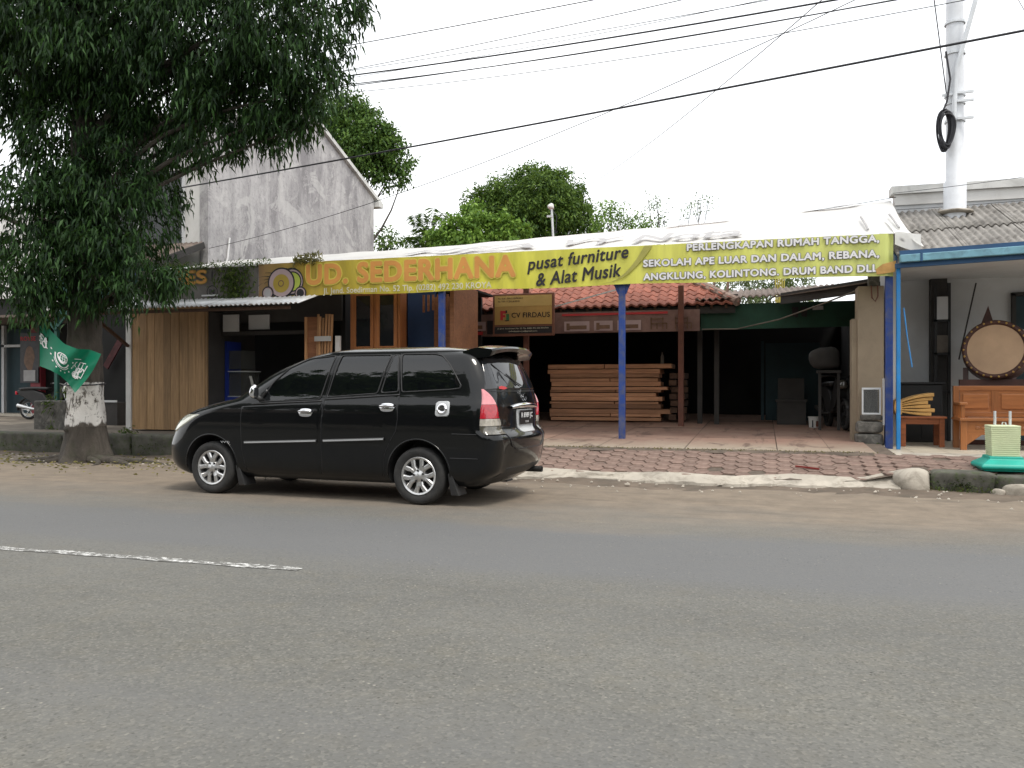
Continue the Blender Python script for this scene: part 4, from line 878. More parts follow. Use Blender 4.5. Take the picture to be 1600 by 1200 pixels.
car = thing('parked_car', 'black family minivan with silver alloy wheels parked at the road edge', 'car', (-7.327, 9.651, 0), rz=R(-3.865))
levels = list(np.linspace(.22, .62, 18))+list(np.linspace(.645, 1.16, 34))+list(np.linspace(1.175, 1.64, 26))+list(np.linspace(1.65, 1.72, 10))+[1.73, 1.738, 1.745, 1.751, 1.756, 1.76, 1.764, 1.767]
levels = [upz(z) for z in levels]
body = MB(); rings = []
for z in levels:
    h = outline(z); full = [(x, -y, z) for x, y in h]+[(x, y, z) for x, y in h[::-1][1:-1]]; rings.append(full)
nr = len(rings[0])
for r_ in rings: body.v += r_
for i in range(len(rings)-1):
    for j in range(nr): body.f.append((i*nr+j, i*nr+(j+1) % nr, (i+1)*nr+(j+1) % nr, (i+1)*nr+j))
body.f.append(tuple(range(nr))[::-1]); body.f.append(tuple((len(rings)-1)*nr+j for j in range(nr)))
WHEELS = [(.885, -1), (3.725, -1), (.885, 1), (3.725, 1)]; WR = .322; WZ = .322
bo = body.build('body', 'paint', car, local=True)
cutm = MB()
for x, s_ in WHEELS: cutm.tube([(x, s_*.50, .345), (x, s_*1.2, .345)], .385, 48)
# window openings: cut real recesses so the cabin shows through the tinted glass
WIN = {'front_window': [(1.58, 1.135), (1.64, 1.20), (1.76, 1.37), (1.95, 1.54), (2.20, 1.650), (2.565, 1.682), (2.44, 1.170)],
       'middle_window': [(2.53, 1.195), (2.645, 1.683), (3.305, 1.682), (3.19, 1.240)],
       'quarter_window': [(3.235, 1.245), (3.34, 1.681), (3.40, 1.680), (3.46, 1.26)],
       'rear_side_window': [(3.50, 1.255), (3.435, 1.688), (3.84, 1.686), (3.95, 1.665), (4.05, 1.575), (4.14, 1.455), (4.225, 1.325), (4.21, 1.298), (4.10, 1.285)]}
def round_poly(pts, r=.03, n=4):
    out = []; k = len(pts)
    for i in range(k):
        p, a, b = Vector(pts[i]), Vector(pts[i-1]), Vector(pts[(i+1) % k]); da, db = (a-p), (b-p); rr = min(r, da.length*.4, db.length*.4)
        s0, s1 = p+da.normalized()*rr, p+db.normalized()*rr
        for j in range(n+1): t = j/n; out.append(tuple((s0*(1-t)**2+p*2*t*(1-t)+s1*t*t)))
    return out
cutb = MB()
for s_ in (-1, 1):
    for k, poly in WIN.items():
        if k == 'quarter_window': continue
        q = round_poly([(x, z) for x, z in poly]); cutb.prism(q, s_*.42, s_*1.1)
def cutter(mb):
    o = mb.build('cut', 'blackplastic'); o.parent = car; return o
for mb_ in (cutm, cutb):
    c_ = cutter(mb_); c_.data.materials.clear(); c_.data.materials.append(G['blackplastic'])
    md = bo.modifiers.new('cut', 'BOOLEAN'); md.operation = 'DIFFERENCE'; md.solver = 'EXACT'; md.object = c_; md.material_mode = 'TRANSFER' if hasattr(md, 'material_mode') else 'INDEX'
    bpy.context.view_layer.update(); me2 = bpy.data.meshes.new_from_object(bo.evaluated_get(bpy.context.evaluated_depsgraph_get()))
    bo.modifiers.clear(); bo.data = me2; bpy.data.objects.remove(c_)
bo.data.polygons.foreach_set('use_smooth', [True]*len(bo.data.polygons)); bo.data.set_sharp_from_angle(angle=R(32))
def colspan(poly, x):
    zs = []
    for (x0, z0), (x1, z1) in zip(poly, poly[1:]+poly[:1]):
        if (x0-x)*(x1-x) <= 0 and x0 != x1: zs.append(z0+(z1-z0)*(x-x0)/(x1-x0))
    return (min(zs), max(zs)) if zs else None
def panel(poly, fn, off, edge, ncol=36, nrow=12, s_=-1, mode='side', name='panel', mat='paint', parent=None, flat=False):
    """patch of the body surface inside an (along, z) outline, raised by off, its rim by edge"""
    a0, a1 = min(p[0] for p in poly), max(p[0] for p in poly); P = []; e = (a1-a0)*.002
    cols = [a0+e, a0+e+.006]+list(np.linspace(a0+.02, a1-.02, ncol))+[a1-e-.006, a1-e]
    for ci, a in enumerate(cols):
        lo, hi = colspan(poly, a); row = []
        zz = [lo, lo+min(.006, (hi-lo)*.2)]+list(np.linspace(lo+(hi-lo)*.04+.003, hi-(hi-lo)*.04-.003, nrow))+[hi-min(.006, (hi-lo)*.2), hi]
        for ri, z in enumerate(zz):
            o_ = edge if (ci in (0, len(cols)-1) or ri in (0, len(zz)-1)) else off
            if mode == 'side': row.append((a, s_*(fn(a, z)+o_), z))
            elif mode == 'rear': row.append((fn(a, z)+o_, a, z))
            else: row.append((fn(a, z)-o_, a, z))
        P.append(row)
    return MB().grid(P).build(name, mat, parent or car, smooth='all', local=True)
def on_side(pts, s_, off=.006): return [(x, s_*(side_y(x, z)+off), z) for x, z in pts]
def dense(pts, step=.03, closed=True):
    out = []; k = len(pts)
    for i in range(k if closed else k-1):
        p, q = Vector(pts[i]), Vector(pts[(i+1) % k]); n_ = max(1, int((q-p).length/step)); out += [tuple(p+(q-p)*(j/n_)) for j in range(n_)]
    out.append(tuple(pts[0]) if closed else tuple(pts[-1])); return out
FD = [(1.40, .30), (1.36, .55), (1.34, .90), (1.36, 1.10), (1.50, 1.22), (1.70, 1.45), (1.95, 1.60), (2.18, 1.665), (2.62, 1.692), (2.50, 1.17), (2.47, .90), (2.46, .30)]
RD = [(2.475, .30), (2.485, .90), (2.515, 1.17), (2.635, 1.692), (3.40, 1.688), (3.475, 1.25), (3.48, .95), (3.45, .80), (3.38, .70), (3.30, .55), (3.28, .30)]
for s_ in (-1, 1):
    for nm, poly, hx_, hz_ in (('front_door', FD, 2.27, 1.025), ('rear_door', RD, 3.345, 1.095)):
        # door skin below the window line; the frame above is left to the pillars
        low = [p for p in poly if p[1] <= 1.18]
        bz = (1.118, 1.165) if nm == 'front_door' else (1.185, 1.235)
        if nm == 'front_door': low = [(1.40, .30), (1.36, .55), (1.34, .90), (1.36, 1.08), (2.49, 1.158), (2.47, .90), (2.46, .30)]
        else: low = [(2.475, .30), (2.485, .90), (2.51, 1.172), (3.47, 1.232), (3.475, .95), (3.45, .80), (3.38, .70), (3.30, .55), (3.28, .30)]
        dr = panel(low, side_y, .0028, .0004, 40, 26, s_, name='door', mat='paint')
        # chrome handle: bowl and grip
        def sp(x, z, o): return (x, s_*(side_y(x, z)+o), z)
        P = []
        for i in range(9):
            a = -1+i/4; row = []
            for j in range(7): b = -1+j/3; rr = max(0, 1-abs(a)**2.6)**.4; row.append(sp(hx_+a*.098, hz_-.012+b*.048*rr, .008+.012*max(0, 1-a*a)*max(0, 1-b*b)))
            P.append(row)
        hd = MB().grid(P).build('handle', 'chrome', dr, smooth='all', local=True)
        MB().tube([sp(hx_-.10, hz_, .012), sp(hx_-.07, hz_+.006, .035), sp(hx_, hz_+.010, .046), sp(hx_+.07, hz_+.006, .038), sp(hx_+.095, hz_, .014)], [.010, .014, .015, .014, .010], 8).build('grip', 'chrome', dr, smooth='all', local=True)
        # side moulding
        x0, x1, z0, z1 = (1.40, 2.43, .645, .688) if nm == 'front_door' else (2.51, 3.32, .690, .728)
        mb = MB(); P = [[sp(x, z0+(z1-z0)*(x-x0)/(x1-x0)+b, o) for b, o in ((-.022, .004), (-.016, .017), (0, .021), (.014, .017), (.018, .004))] for x in np.linspace(x0, x1, 24)]
        mo = mb.grid(P).build('moulding', 'blackplastic', dr, smooth='all', local=True)
        P = [[sp(x, z0+(z1-z0)*(x-x0)/(x1-x0)+b, .0225) for b in (-.009, .009)] for x in np.linspace(x0+.01, x1-.01, 24)]
        MB().grid(P).build('chrome_strip', 'silver', mo, local=True)
    for nm, poly in WIN.items():
        q = round_poly(poly); panel(q, side_y, -.004 if nm != 'quarter_window' else .004, -.006 if nm != 'quarter_window' else .002, 30, 12, s_, name=nm, mat='carglass')
        MB().tube(on_side(dense(q), s_, .003), .0075, 6).build('window_seal', 'blackplastic', car, smooth='all', local=True)
    # black belt trim under the windows, B and C pillar blackout
    for x0, z0, x1, z1 in ((1.50, 1.108, 2.47, 1.150), (2.51, 1.168, 3.48, 1.225)):
        MB().tube(on_side([(x0+(x1-x0)*t, z0+(z1-z0)*t) for t in np.linspace(0, 1, 24)], s_, .006), .010, 6).build('belt_trim', 'blackplastic', car, smooth='all', local=True)
    for line in ([(2.475, .30), (2.485, .9), (2.505, 1.17), (2.605, 1.70)], [(1.40, .30), (1.36, .55), (1.345, .90), (1.36, 1.08)], [(3.28, .31), (3.31, .56), (3.39, .71), (3.46, .82), (3.48, .95), (3.475, 1.23), (3.415, 1.70)]):
        MB().tube(on_side(dense(line, .04, False), s_, .0), .0045, 5).build('door_gap', 'plate', car, smooth='all', local=True)
    # gutter strip along the roof side
    MB().tube([(x, s_*(side_y(x, z)+.002), z) for x, z in [(x, 1.717 if x < 4.2 else 1.714-.02*(x-4.2)) for x in np.linspace(2.40, 4.30, 40)]], .009, 6).build('roof_moulding', 'blackplastic', car, smooth='all', local=True)
    # door mirror
    mz, mx_ = 1.255, 1.60; yb = side_y(1.62, 1.17)
    mr_ = rock(MB(), (mx_-.03, s_*(yb+.085), mz), (.036, .058, .078), 90, .85).build('mirror', 'chrome', car, smooth='all', local=True)
    MB().tube([(1.62, s_*(yb-.02), 1.15), (1.60, s_*(yb+.06), 1.19)], [.035, .028], 8).build('arm', 'blackplastic', mr_, smooth='all', local=True)
    MB().add([(mx_+.008, s_*(yb+.045), mz-.05), (mx_+.008, s_*(yb+.125), mz-.05), (mx_+.008, s_*(yb+.125), mz+.05), (mx_+.008, s_*(yb+.045), mz+.05)], [(0, 1, 2, 3)]).build('mirror_glass', 'rearglass', mr_, local=True)
    MB().prism([(1.50, 1.12), (1.60, 1.128), (1.68, 1.25), (1.66, 1.25)], s_*(yb-.02), s_*(yb+.008)).build('mirror_base', 'blackplastic', mr_, local=True)
    # wheel arch lips and mud flaps
    for x in (.885, 3.725):
        pts = [(x+.387*math.cos(a), .345+.387*math.sin(a)) for a in np.linspace(R(-4), R(184), 40)]
        MB().tube(on_side(pts, s_, -.004), .010, 6).build('arch_lip', 'paint', car, smooth='all', local=True)
        xb = x+.375; yy = side_y(x+.4, .4)
        MB().add([(xb-.02, s_*(yy-.01), .36), (xb+.03, s_*(yy-.01), .36), (xb+.115, s_*(yy-.02), .12), (xb+.01, s_*(yy-.03), .12), (xb-.02, s_*(yy-.24), .36), (xb+.03, s_*(yy-.24), .36), (xb+.115, s_*(yy-.24), .12), (xb+.01, s_*(yy-.24), .12)],
                 [(0, 1, 2, 3), (7, 6, 5, 4), (0, 4, 5, 1), (1, 5, 6, 2), (2, 6, 7, 3), (3, 7, 4, 0)]).build('mud_flap', 'blackplastic', car, local=True, bevel=.008)
    # headlamp wrapping the front corner
    W2 = []
    for zz in np.linspace(0, 1, 12):
        z = .745+.235*zz; row = []; W_, fx_, fy_ = cW(z), cFX(z), cFY(z); c1_ = cXF(z)+cFC(z)+fx_
        for t in np.linspace(0, 1, 16):
            a = R(12+26*zz+(50-8*abs(2*zz-1)**2)*t); rim = .010 if 0 < zz < 1 and 0 < t < 1 else -.004
            row.append((c1_-(fx_+rim)*math.cos(a), s_*(W_-fy_+(fy_+rim)*math.sin(a)), z))
        W2.append(row)
    MB().grid(W2).build('headlight', 'headlamp', car, smooth='all', local=True)
    # tail lamp on the rear corner: (corner fraction, z) outline in three lenses
    def corner(u, z, o):
        W, rx, ry = cW(z), cRX(z)+0, cRY(z); c2 = cXR(z)-cRC(z)-rx
        if u <= 1: a = math.pi/2*u; return (c2+rx*math.sin(a)+o*math.sin(a), s_*(W-ry+ry*math.cos(a)+o*math.cos(a)), z)
        y = (W-ry)*(1-(u-1)); return (rear_x(y, z)+o, s_*y, z)
    uL = interp([(.80, .26), (.95, .28), (1.29, .34)]); uR = interp([(.80, 1.14), (.92, 1.10), (1.05, .95), (1.16, .74), (1.24, .56), (1.29, .40)])
    tl = sub(car, 'tail_light')
    for nm, z0, z1, mt in (('smoke_lens', .80, .885, 'smokelens'), ('clear_lens', .89, .965, 'clearlens'), ('red_lens', .97, 1.12, 'redlens'), ('pale_lens', 1.123, 1.29, 'pinklens')):
        P = []
        for zz in np.linspace(z0, z1, 9):
            k_ = [uL(zz)+(uR(zz)-uL(zz))*t for t in np.linspace(0, 1, 14)]
            P.append([corner(u, zz, .016 if 0 < i < 13 else -.003) for i, u in enumerate(k_)])
        MB().grid(P).build(nm, mt, tl, smooth='all', local=True)
# wheels
def make_wheel():
    w_ = sub(car, 'wheel')
    MB().lathe([(.205, -.085), (.225, -.10), (.27, -.112), (.30, -.105), (.316, -.085), (.322, -.05), (.322, .05), (.316, .085), (.30, .105), (.25, .105), (.205, .09)], axis='Y', n=56).build('tyre', 'rubber', w_, smooth='all', local=True)
    rim = MB().lathe([(.195, -.075), (.214, -.098), (.208, -.104), (.190, -.096), (.180, -.05), (.178, .08)], axis='Y', n=48)
    for k in range(5):
        b = 2*math.pi*k/5+math.pi/2
        for e in (-1, 1):
            a0, a1 = b+e*.16, b+e*.34; p0 = (.045*math.cos(a0), -.085, .045*math.sin(a0)); pm = (.115*math.cos(b+e*.20), -.099, .115*math.sin(b+e*.20)); p1 = (.196*math.cos(a1), -.094, .196*math.sin(a1))
            for q0, q1, w0, w1 in ((p0, pm, .055, .046), (pm, p1, .046, .058)):
                q0, q1 = Vector(q0), Vector(q1); d = (q1-q0).normalized(); sd_ = d.cross(Vector((0, 1, 0))).normalized(); bk = Vector((0, .035, 0)); o3 = Vector((0, .010, 0))
                rim.add([q0-sd_*w0/2+o3, q0-sd_*w0*.28, q0+sd_*w0*.28, q0+sd_*w0/2+o3, q0+sd_*w0/2+bk, q0-sd_*w0/2+bk, q1-sd_*w1/2+o3, q1-sd_*w1*.28, q1+sd_*w1*.28, q1+sd_*w1/2+o3, q1+sd_*w1/2+bk, q1-sd_*w1/2+bk],
                        [(i, (i+1) % 6, (i+1) % 6+6, i+6) for i in range(6)])
    rim.build('rim', 'alloy', w_, smooth=True, local=True)
    MB().lathe([(.001, -.105), (.03, -.104), (.038, -.098), (.075, -.086), (.085, -.07), (.085, -.02)], axis='Y', n=30).build('hub', 'alloy', w_, smooth=True, local=True)
    nu = MB()
    for k in range(5):
        a = 2*math.pi*k/5-math.pi/2; c_ = (.062*math.cos(a), 0, .062*math.sin(a)); nu.tube([(c_[0], -.08, c_[2]), (c_[0], -.104, c_[2])], .012, 6)
    nu.build('lug_nuts', 'blackplastic', w_, local=True)
    MB().lathe([(.001, -.03), (.178, -.03), (.178, .02), (.001, .02)], axis='Y', n=32).build('brake_disc', 'rubber', w_, local=True)
    return w_
wp = make_wheel()
for i, (x, s_) in enumerate(WHEELS):
    w_ = wp if i == 0 else copy_tree(wp, car); w_.location = (x, s_*.755, WZ); w_.rotation_euler = (0, .5*i, 0) if s_ < 0 else (0, .3, math.pi)
# windscreen, bonnet gap, grille, front bumper
panel([(-.62, 1.24), (-.52, 1.62), (.52, 1.62), (.62, 1.24)], front_x, .004, -.002, 24, 12, mode='front', name='windscreen', mat='rearglass')
panel([(-.42, .70), (-.44, .80), (.44, .80), (.42, .70)], front_x, .006, -.004, 16, 5, mode='front', name='grille', mat='chrome')
panel([(-.55, .30), (-.50, .44), (.50, .44), (.55, .30)], front_x, .004, -.004, 16, 5, mode='front', name='air_intake', mat='blackplastic')
for s_ in (-1, 1):
    MB().tube([(front_x(cW(z)*k, z)-.002, s_*cW(z)*k, z) for z, k in ((.98, .90), (1.03, .86), (1.09, .80), (1.15, .74))], .005, 5).build('bonnet_gap', 'plate', car, local=True)
# rear: window, tailgate seams, garnish, plate, emblem, badges, spoiler, bumper line, exhaust, wiper
panel([(-.755, 1.285), (-.615, 1.645), (.615, 1.645), (.755, 1.285)], rear_x, .007, -.002, 30, 12, mode='rear', name='rear_window', mat='rearglass')
def on_rear(pts, o=.004): return [(rear_x(y, z)+o, y, z) for y, z in pts]
MB().tube(on_rear(dense([(-.70, 1.265), (.70, 1.265)], .05, False)), .004, 5).build('tailgate_crease', 'plate', car, local=True)
MB().tube(on_rear(dense([(-.60, .80), (-.52, .66), (-.40, .62), (.40, .62), (.52, .66), (.60, .80)], .05, False)), .006, 5).build('tailgate_gap', 'plate', car, local=True)
P = []
for y in np.linspace(-.42, .42, 25):
    k = 1-.5*abs(y/.42)**3; zc = 1.105-.02*(y/.42)**2
    P.append([(rear_x(y, zc+b*k)+o, y, zc+b*k) for b, o in ((-.035, -.004), (-.03, .03), (0, .048), (.024, .03), (.03, -.004))])
MB().grid(P).build('chrome_garnish', 'chrome', car, smooth='all', local=True)
q = round_poly([(-.27, 1.06), (-.245, .835), (-.20, .795), (.20, .795), (.245, .835), (.27, 1.06)], .03)
panel(q, rear_x, .010, -.003, 20, 10, mode='rear', name='plate_surround', mat='silver')
xp = rear_x(0, .97)+.022
pt = MB().box(xp-.006, xp, -.215, .215, .885, 1.045).build('number_plate', 'plate', car, local=True, bevel=.004)
lettering('R 8989 JC', (xp+.002, -.19, .945), (0, 1, 0), (0, 0, 1), .38, .075, 'ink_white', pt, 'plate_digits', .012, local=True)
lettering('01.18', (xp+.002, -.05, .902), (0, 1, 0), (0, 0, 1), .10, .025, 'ink_white', pt, 'plate_date', .01, local=True)
xe = rear_x(0, 1.20)+.012
em = disc((xe, 0, 1.195), (0, 1, 0), (0, 0, 1), .062, .046, 28, .78).build('emblem', 'chrome', car, local=True, solid=.012)
disc((xe+.002, 0, 1.200), (0, 1, 0), (0, 0, 1), .036, .022, 24, .68).build('emblem_bar', 'chrome', em, local=True, solid=.01); disc((xe+.002, 0, 1.19), (0, 1, 0), (0, 0, 1), .018, .040, 24, .62).build('emblem_ring', 'chrome', em, local=True, solid=.01)
for body_, y, z, wd, hg in (('Kijang', -.50, .875, .17, .045), ('innova', -.42, .835, .12, .025), ('G', .50, .885, .035, .035)):
    lettering(body_, (rear_x(y+.05, z)+.014, y, z), (-.06 if y < 0 else .06, 1, 0), (0, 0, 1), wd, hg, 'chrome', car, 'badge', .012, .2, local=True)
MB().add(*[([(rear_x(y, z)+.010, y, z) for y, z in ((-.56, 1.315), (-.50, 1.325), (-.43, 1.315), (-.40, 1.30), (-.47, 1.285), (-.56, 1.293))]), [(0, 1, 2, 3, 4, 5)]]).build('red_sticker', 'ink_red', car, local=True)
lettering('VVTi', (1.05, -(side_y(1.05, .645)+.006), .63), (1, 0, 0), (0, 0, 1), .13, .025, 'silver', car, 'badge', .01, local=True)
# spoiler
P = []
for y in np.linspace(-.66, .66, 41):
    k = abs(y)/.66; sw = .30-.06*k**4; x0 = 4.20-.02*k; zt_ = 1.768-.045*k**2.6; dr_ = .012+.028*k**5
    P.append([(x0, y, zt_-.035), (x0, y, zt_-.012), (x0+.12, y, zt_+.018), (x0+sw*.75, y, zt_+.028), (x0+sw+.10, y, zt_+.008), (x0+sw+.115, y, zt_-.012), (x0+sw+.08, y, zt_-.035-dr_), (x0+.12, y, zt_-.055-dr_), (x0, y, zt_-.035)])
spm = MB().grid(P); n9 = 9
spm.f.append(tuple(range(8))); spm.f.append(tuple(40*n9+i for i in range(8))); spm.build('spoiler', 'paint', car, smooth=True, local=True)
for z_, o_ in ((.535, .003),):
    MB().tube([(x, -(side_y(x, z_)+o_), z_) for x in np.linspace(4.12, 4.45, 12)], .004, 5).build('bumper_gap', 'plate', car, local=True)
MB().tube([(x, -(side_y(x, .80)+.001), .80-.01*(x-4.2)) for x in np.linspace(4.15, 4.44, 12)], .004, 5).build('bumper_gap', 'plate', car, local=True)
panel([(-.62, .30), (-.58, .42), (.58, .42), (.62, .30)], rear_x, .004, -.004, 20, 5, mode='rear', name='bumper_skirt', mat='blackplastic')
MB().lathe([(.030, 0), (.036, 0), (.036, .35), (.030, .35), (.030, .04)], (4.38, .47, .315), axis='X', n=16).build('exhaust', 'rubber', car, smooth=True, local=True)
MB().tube(on_rear([(-.05, 1.33), (-.15, 1.36), (-.33, 1.46)], .02), .007, 5).build('wiper', 'blackplastic', car, local=True); MB().tube(on_rear([(-.18, 1.33), (-.52, 1.57)], .014), .006, 5).build('wiper_blade', 'blackplastic', car, local=True)
# fuel lid
def sp2(x, z, o): return (x, -(side_y(x, z)+o), z)
q = round_poly([(3.945, .985), (3.945, 1.155), (4.115, 1.160), (4.115, .990)], .04); fl = panel(q, side_y, .010, .0, 14, 8, -1, name='fuel_lid', mat='silver')
mb = MB()
for r0_, r1_, o0_, o1_ in ((.062, .045, .014, .024), (.045, .028, .024, .014)):
    mb.grid([[sp2(4.03+r_*math.cos(a), 1.073+r_*math.sin(a), o_) for r_, o_ in ((r0_, o0_), (r1_, o1_))] for a in np.linspace(0, 2*math.pi, 25)])
mb.build('cap_ring', 'chrome', fl, smooth=True, local=True)
disc(sp2(4.03, 1.073, .013), (1, 0, 0), (0, 0, 1), .036, .036, 20).build('cap_recess', 'blackplastic', fl, local=True)
MB().obox(sp2(4.03, 1.073, .02), (.082, .012, .018)).build('cap_grip', 'chrome', fl, local=True)
# seats seen through the tinted glass
for y in (-.38, .38):
    for x in (2.45, 3.28, 4.0):
        mb = MB(); rock(mb, (x+.02, y, 1.06), (.085, .24, .24), 5, .6); mb.build('seat', 'mattressgrey', car, smooth='all', local=True)
        rock(MB(), (x+.04, y, 1.40), (.05, .12, .095), 6, .7).build('headrest', 'ink_mauve', car, smooth='all', local=True)

# ================================================================== OTHER OBJECTS
# ---- street tree and its whitewash
tb = Vector((-11.5, 11.95, 0)); st = thing('street_tree', 'large street tree with drooping dark leaves and whitewashed trunk', 'tree', tb)
def trunk_mesh(z0, z1, rad, name, mat, extra=0):
    P = []; n_ = 40
    for z in np.linspace(z0, z1, max(3, int((z1-z0)/.05))):
        row = []
        for j in range(n_+1):
            a = 2*math.pi*(j % n_)/n_; fl = math.exp(-max(0, z+.05)/.28)
            r_ = rad(z)*(1+.05*math.sin(3*a+z*1.2)+.035*math.sin(7*a+z*2)+.03*math.sin(11*a-3*z)+.04*math.sin(5*a+7*z)*math.sin(6*z))+fl*(.12+.08*math.sin(3*a+.6)+.06*math.sin(5*a+2))+extra
            if abs(math.sin(a*1.0+.3)) > .98 and .55 < z < .62: r_ += .05
            row.append((tb.x+r_*math.cos(a)-.03*z*.3, tb.y+r_*math.sin(a), z))
        P.append(row)
    return MB().grid(P).build(name, mat, st, smooth='all')
trad = interp([(-.1, .38), (.3, .34), (.8, .30), (1.5, .28), (2.5, .27), (4.5, .22), (7.5, .15), (9, .05)])
trunk_mesh(-.08, 9.0, trad, 'trunk', 'bark'); trunk_mesh(.62, 1.40, trad, 'whitewash', 'wash', .006)
MB().tube([(tb.x+.315*math.cos(a)-.012, tb.y+.315*math.sin(a), 1.36+.02*math.sin(a)) for a in np.linspace(0, 6.283, 40)], .012, 5).build('wire_ring', 'blackcable', st)
for ang, ln_, rr in ((-.45, 1.5, .10), (-.15, 2.0, .075), (-.8, 1.0, .08), (3.5, 1.1, .09), (-2.2, .8, .08)):
    pts = [tb+Vector((math.cos(ang+.12*math.sin(4*t))*(.30+ln_*t), math.sin(ang+.12*math.sin(4*t))*(.30+ln_*t)*.75, .07*(1-t)-.02)) for t in np.linspace(0, 1, 9)]
    MB().tube(pts, [rr*(1-.75*t) for t in np.linspace(0, 1, 9)], 8).build('root', 'bark', st, smooth='all')
cl = []
for px_, py_, d, r_ in ((60, 30, 14.5, 1.5), (180, 20, 14, 1.6), (300, 40, 14, 1.5), (410, 30, 13.6, 1.15), (470, 70, 13.8, .75), (500, 5, 13.8, .5), (548, 0, 13.8, .2), (250, 120, 14.8, 1.25), (120, 110, 15, 1.4), (375, 140, 14, .95), (450, 150, 13.8, .65), (330, 195, 14.2, .72), (235, 215, 14.6, .75), (40, 105, 15, 1.0), (480, 195, 14, .33), (507, 135, 14.0, .42), (420, 190, 14.0, .42),
                          (110, 215, 14.6, .95), (175, 280, 14.3, .80), (105, 300, 14.5, .75), (45, 290, 14.0, .5), (60, 340, 14.0, .62), (200, 350, 14.2, .72), (130, 370, 14.5, .75), (235, 300, 14.2, .5), (215, 405, 14.1, .55), (75, 410, 14.0, .58), (150, 430, 14.2, .55), (15, 440, 13.8, .5), (238, 432, 13.9, .28), (264, 428, 13.8, .10), (60, 462, 13.8, .33), (190, 450, 14, .3), (12, 370, 14.2, .25),
                          (150, -130, 14.5, 2.0), (360, -120, 14, 1.6), (-40, -60, 15, 1.8), (-120, 60, 15, 1.6), (250, -300, 14.5, 1.9), (60, -320, 15, 1.7), (-110, 300, 14.6, .9), (-60, 430, 14.2, .6), (100, 320, 16.3, .6)):
    cl.append((tuple(atD(px_, py_, d)), (r_, r_, r_*.8)))
mb = MB()
for c_, r_ in cl:
    z0 = min(8.5, max(2.6, c_[2]-.9*math.hypot(c_[0]-tb.x, c_[1]-tb.y)*.5)); p, q = limb((tb.x, tb.y, z0), c_, .04+.045*r_[0], .012, .10); mb.tube(p, q, 6)
mb.build('limbs', 'bark', st, smooth=True)
foliage('crown', cl, 70, 50, .135, .036, 'leaf_street', st, hang=.9, spread=.24, droop=.35, out=.55)

# ---- flag on the trunk
fp = thing('flag', 'green flag with white emblem and script hanging beside the trunk', 'flag', tuple(atD(62, 500, 13.9)))
def fl_pt(u, v):
    """u along the fly, v down the hoist: outline taken from the hanging cloth"""
    A, B = np.array([(62, 496), (61, 572)], float), None
    top = np.array([(62, 496), (78, 515), (100, 537), (120, 545), (140, 546), (158, 553)], float); bot = np.array([(62, 572), (78, 578), (93, 586), (105, 597), (112, 606), (117, 614)], float)
    def smp(a, t): k = min(int(t*5), 4); f = t*5-k; return a[k]*(1-f)+a[k+1]*f
    a, b = smp(top, u), smp(bot, u); p = a*(1-v)+b*v
    if u > .85: p[0] += 3*math.sin(v*math.pi)*(u-.85)*10
    d = 13.85+.10*math.sin(u*9+v*2)+.06*math.sin(u*17+v*6)*u
    return atD(p[0], p[1], d)
MB().grid([[fl_pt(u, v) for v in np.linspace(0, 1, 14)] for u in np.linspace(0, 1, 30)]).build('cloth', 'flag', fp, smooth='all')
def fl_draw(pts, wd, name='emblem_stroke'):
    P = []
    for i, (u, v) in enumerate(pts):
        a, b = pts[max(0, i-1)], pts[min(len(pts)-1, i+1)]; du, dv = b[0]-a[0], b[1]-a[1]; L_ = math.hypot(du*1.3, dv) or 1; nu_, nv_ = -dv/L_*wd/1.3, du*1.3/L_*wd
        row = [fl_pt(min(1, max(0, u+nu_)), min(1, max(0, v+nv_))), fl_pt(min(1, max(0, u-nu_)), min(1, max(0, v-nv_)))]; P.append([p-Vector(FW)*.012 for p in row])
    return MB().grid(P).build(name, 'ink_white', fp)
cu_, cv_ = .42, .46
fl_draw([(cu_+.085*math.cos(a), cv_+.15*math.sin(a)) for a in np.linspace(0, 6.283, 28)], .008)
for k in (-.5, 0, .5): fl_draw([(cu_+.085*math.cos(a)*k, cv_+.15*math.sin(a)) for a in np.linspace(-1.5, 1.5, 12)], .005); fl_draw([(cu_+t*.085*math.sqrt(1-k*k), cv_+.15*k) for t in np.linspace(-1, 1, 12)], .005)
fl_draw([(cu_-.07+.13*t, cv_+.02+.10*math.sin(t*3)) for t in np.linspace(0, 1, 14)], .022)
fl_draw([(cu_+.125*math.cos(a), cv_+.03+.23*math.sin(a)) for a in np.linspace(.2, 3.4, 26)], .014)
fl_draw([(cu_+.15*math.cos(a), cv_+.03+.28*math.sin(a)) for a in np.linspace(.5, 2.8, 26)], .008)
for k in range(9):
    a = math.pi*(-.1+1.2*k/8); u, v = cu_+.20*math.cos(a), cv_+.06+.36*math.sin(a)*.9
    fl_draw([(u-.012, v), (u+.012, v)], .018, 'star')
rg = random.Random(12)
def script(u0, u1, v0, v1, n_):
    for k in range(n_):
        u = u0+(u1-u0)*k/n_; v = rg.uniform(v0, v1); r_ = rg.uniform(.025, .045)
        fl_draw([(u+r_*.7*math.cos(a), v+r_*1.5*math.sin(a)) for a in np.linspace(rg.uniform(0, 3), rg.uniform(4.5, 6.5), 12)], .011, 'script_stroke')
    fl_draw([(u0+(u1-u0)*t, v1-.02*math.sin(t*9)) for t in np.linspace(0, 1, 16)], .013, 'script_stroke')
    for k in range(4): u = rg.uniform(u0, u1); fl_draw([(u, v0-.05), (u+.006, v1)], .009, 'script_stroke')
script(.02, .16, .34, .52, 4); script(.66, .90, .42, .70, 7); script(.70, .86, .56, .74, 4)
fl_draw([(.62, .30), (.74, .28)], .010, 'script_stroke'); fl_draw([(.74, .36), (.86, .34)], .010, 'script_stroke')
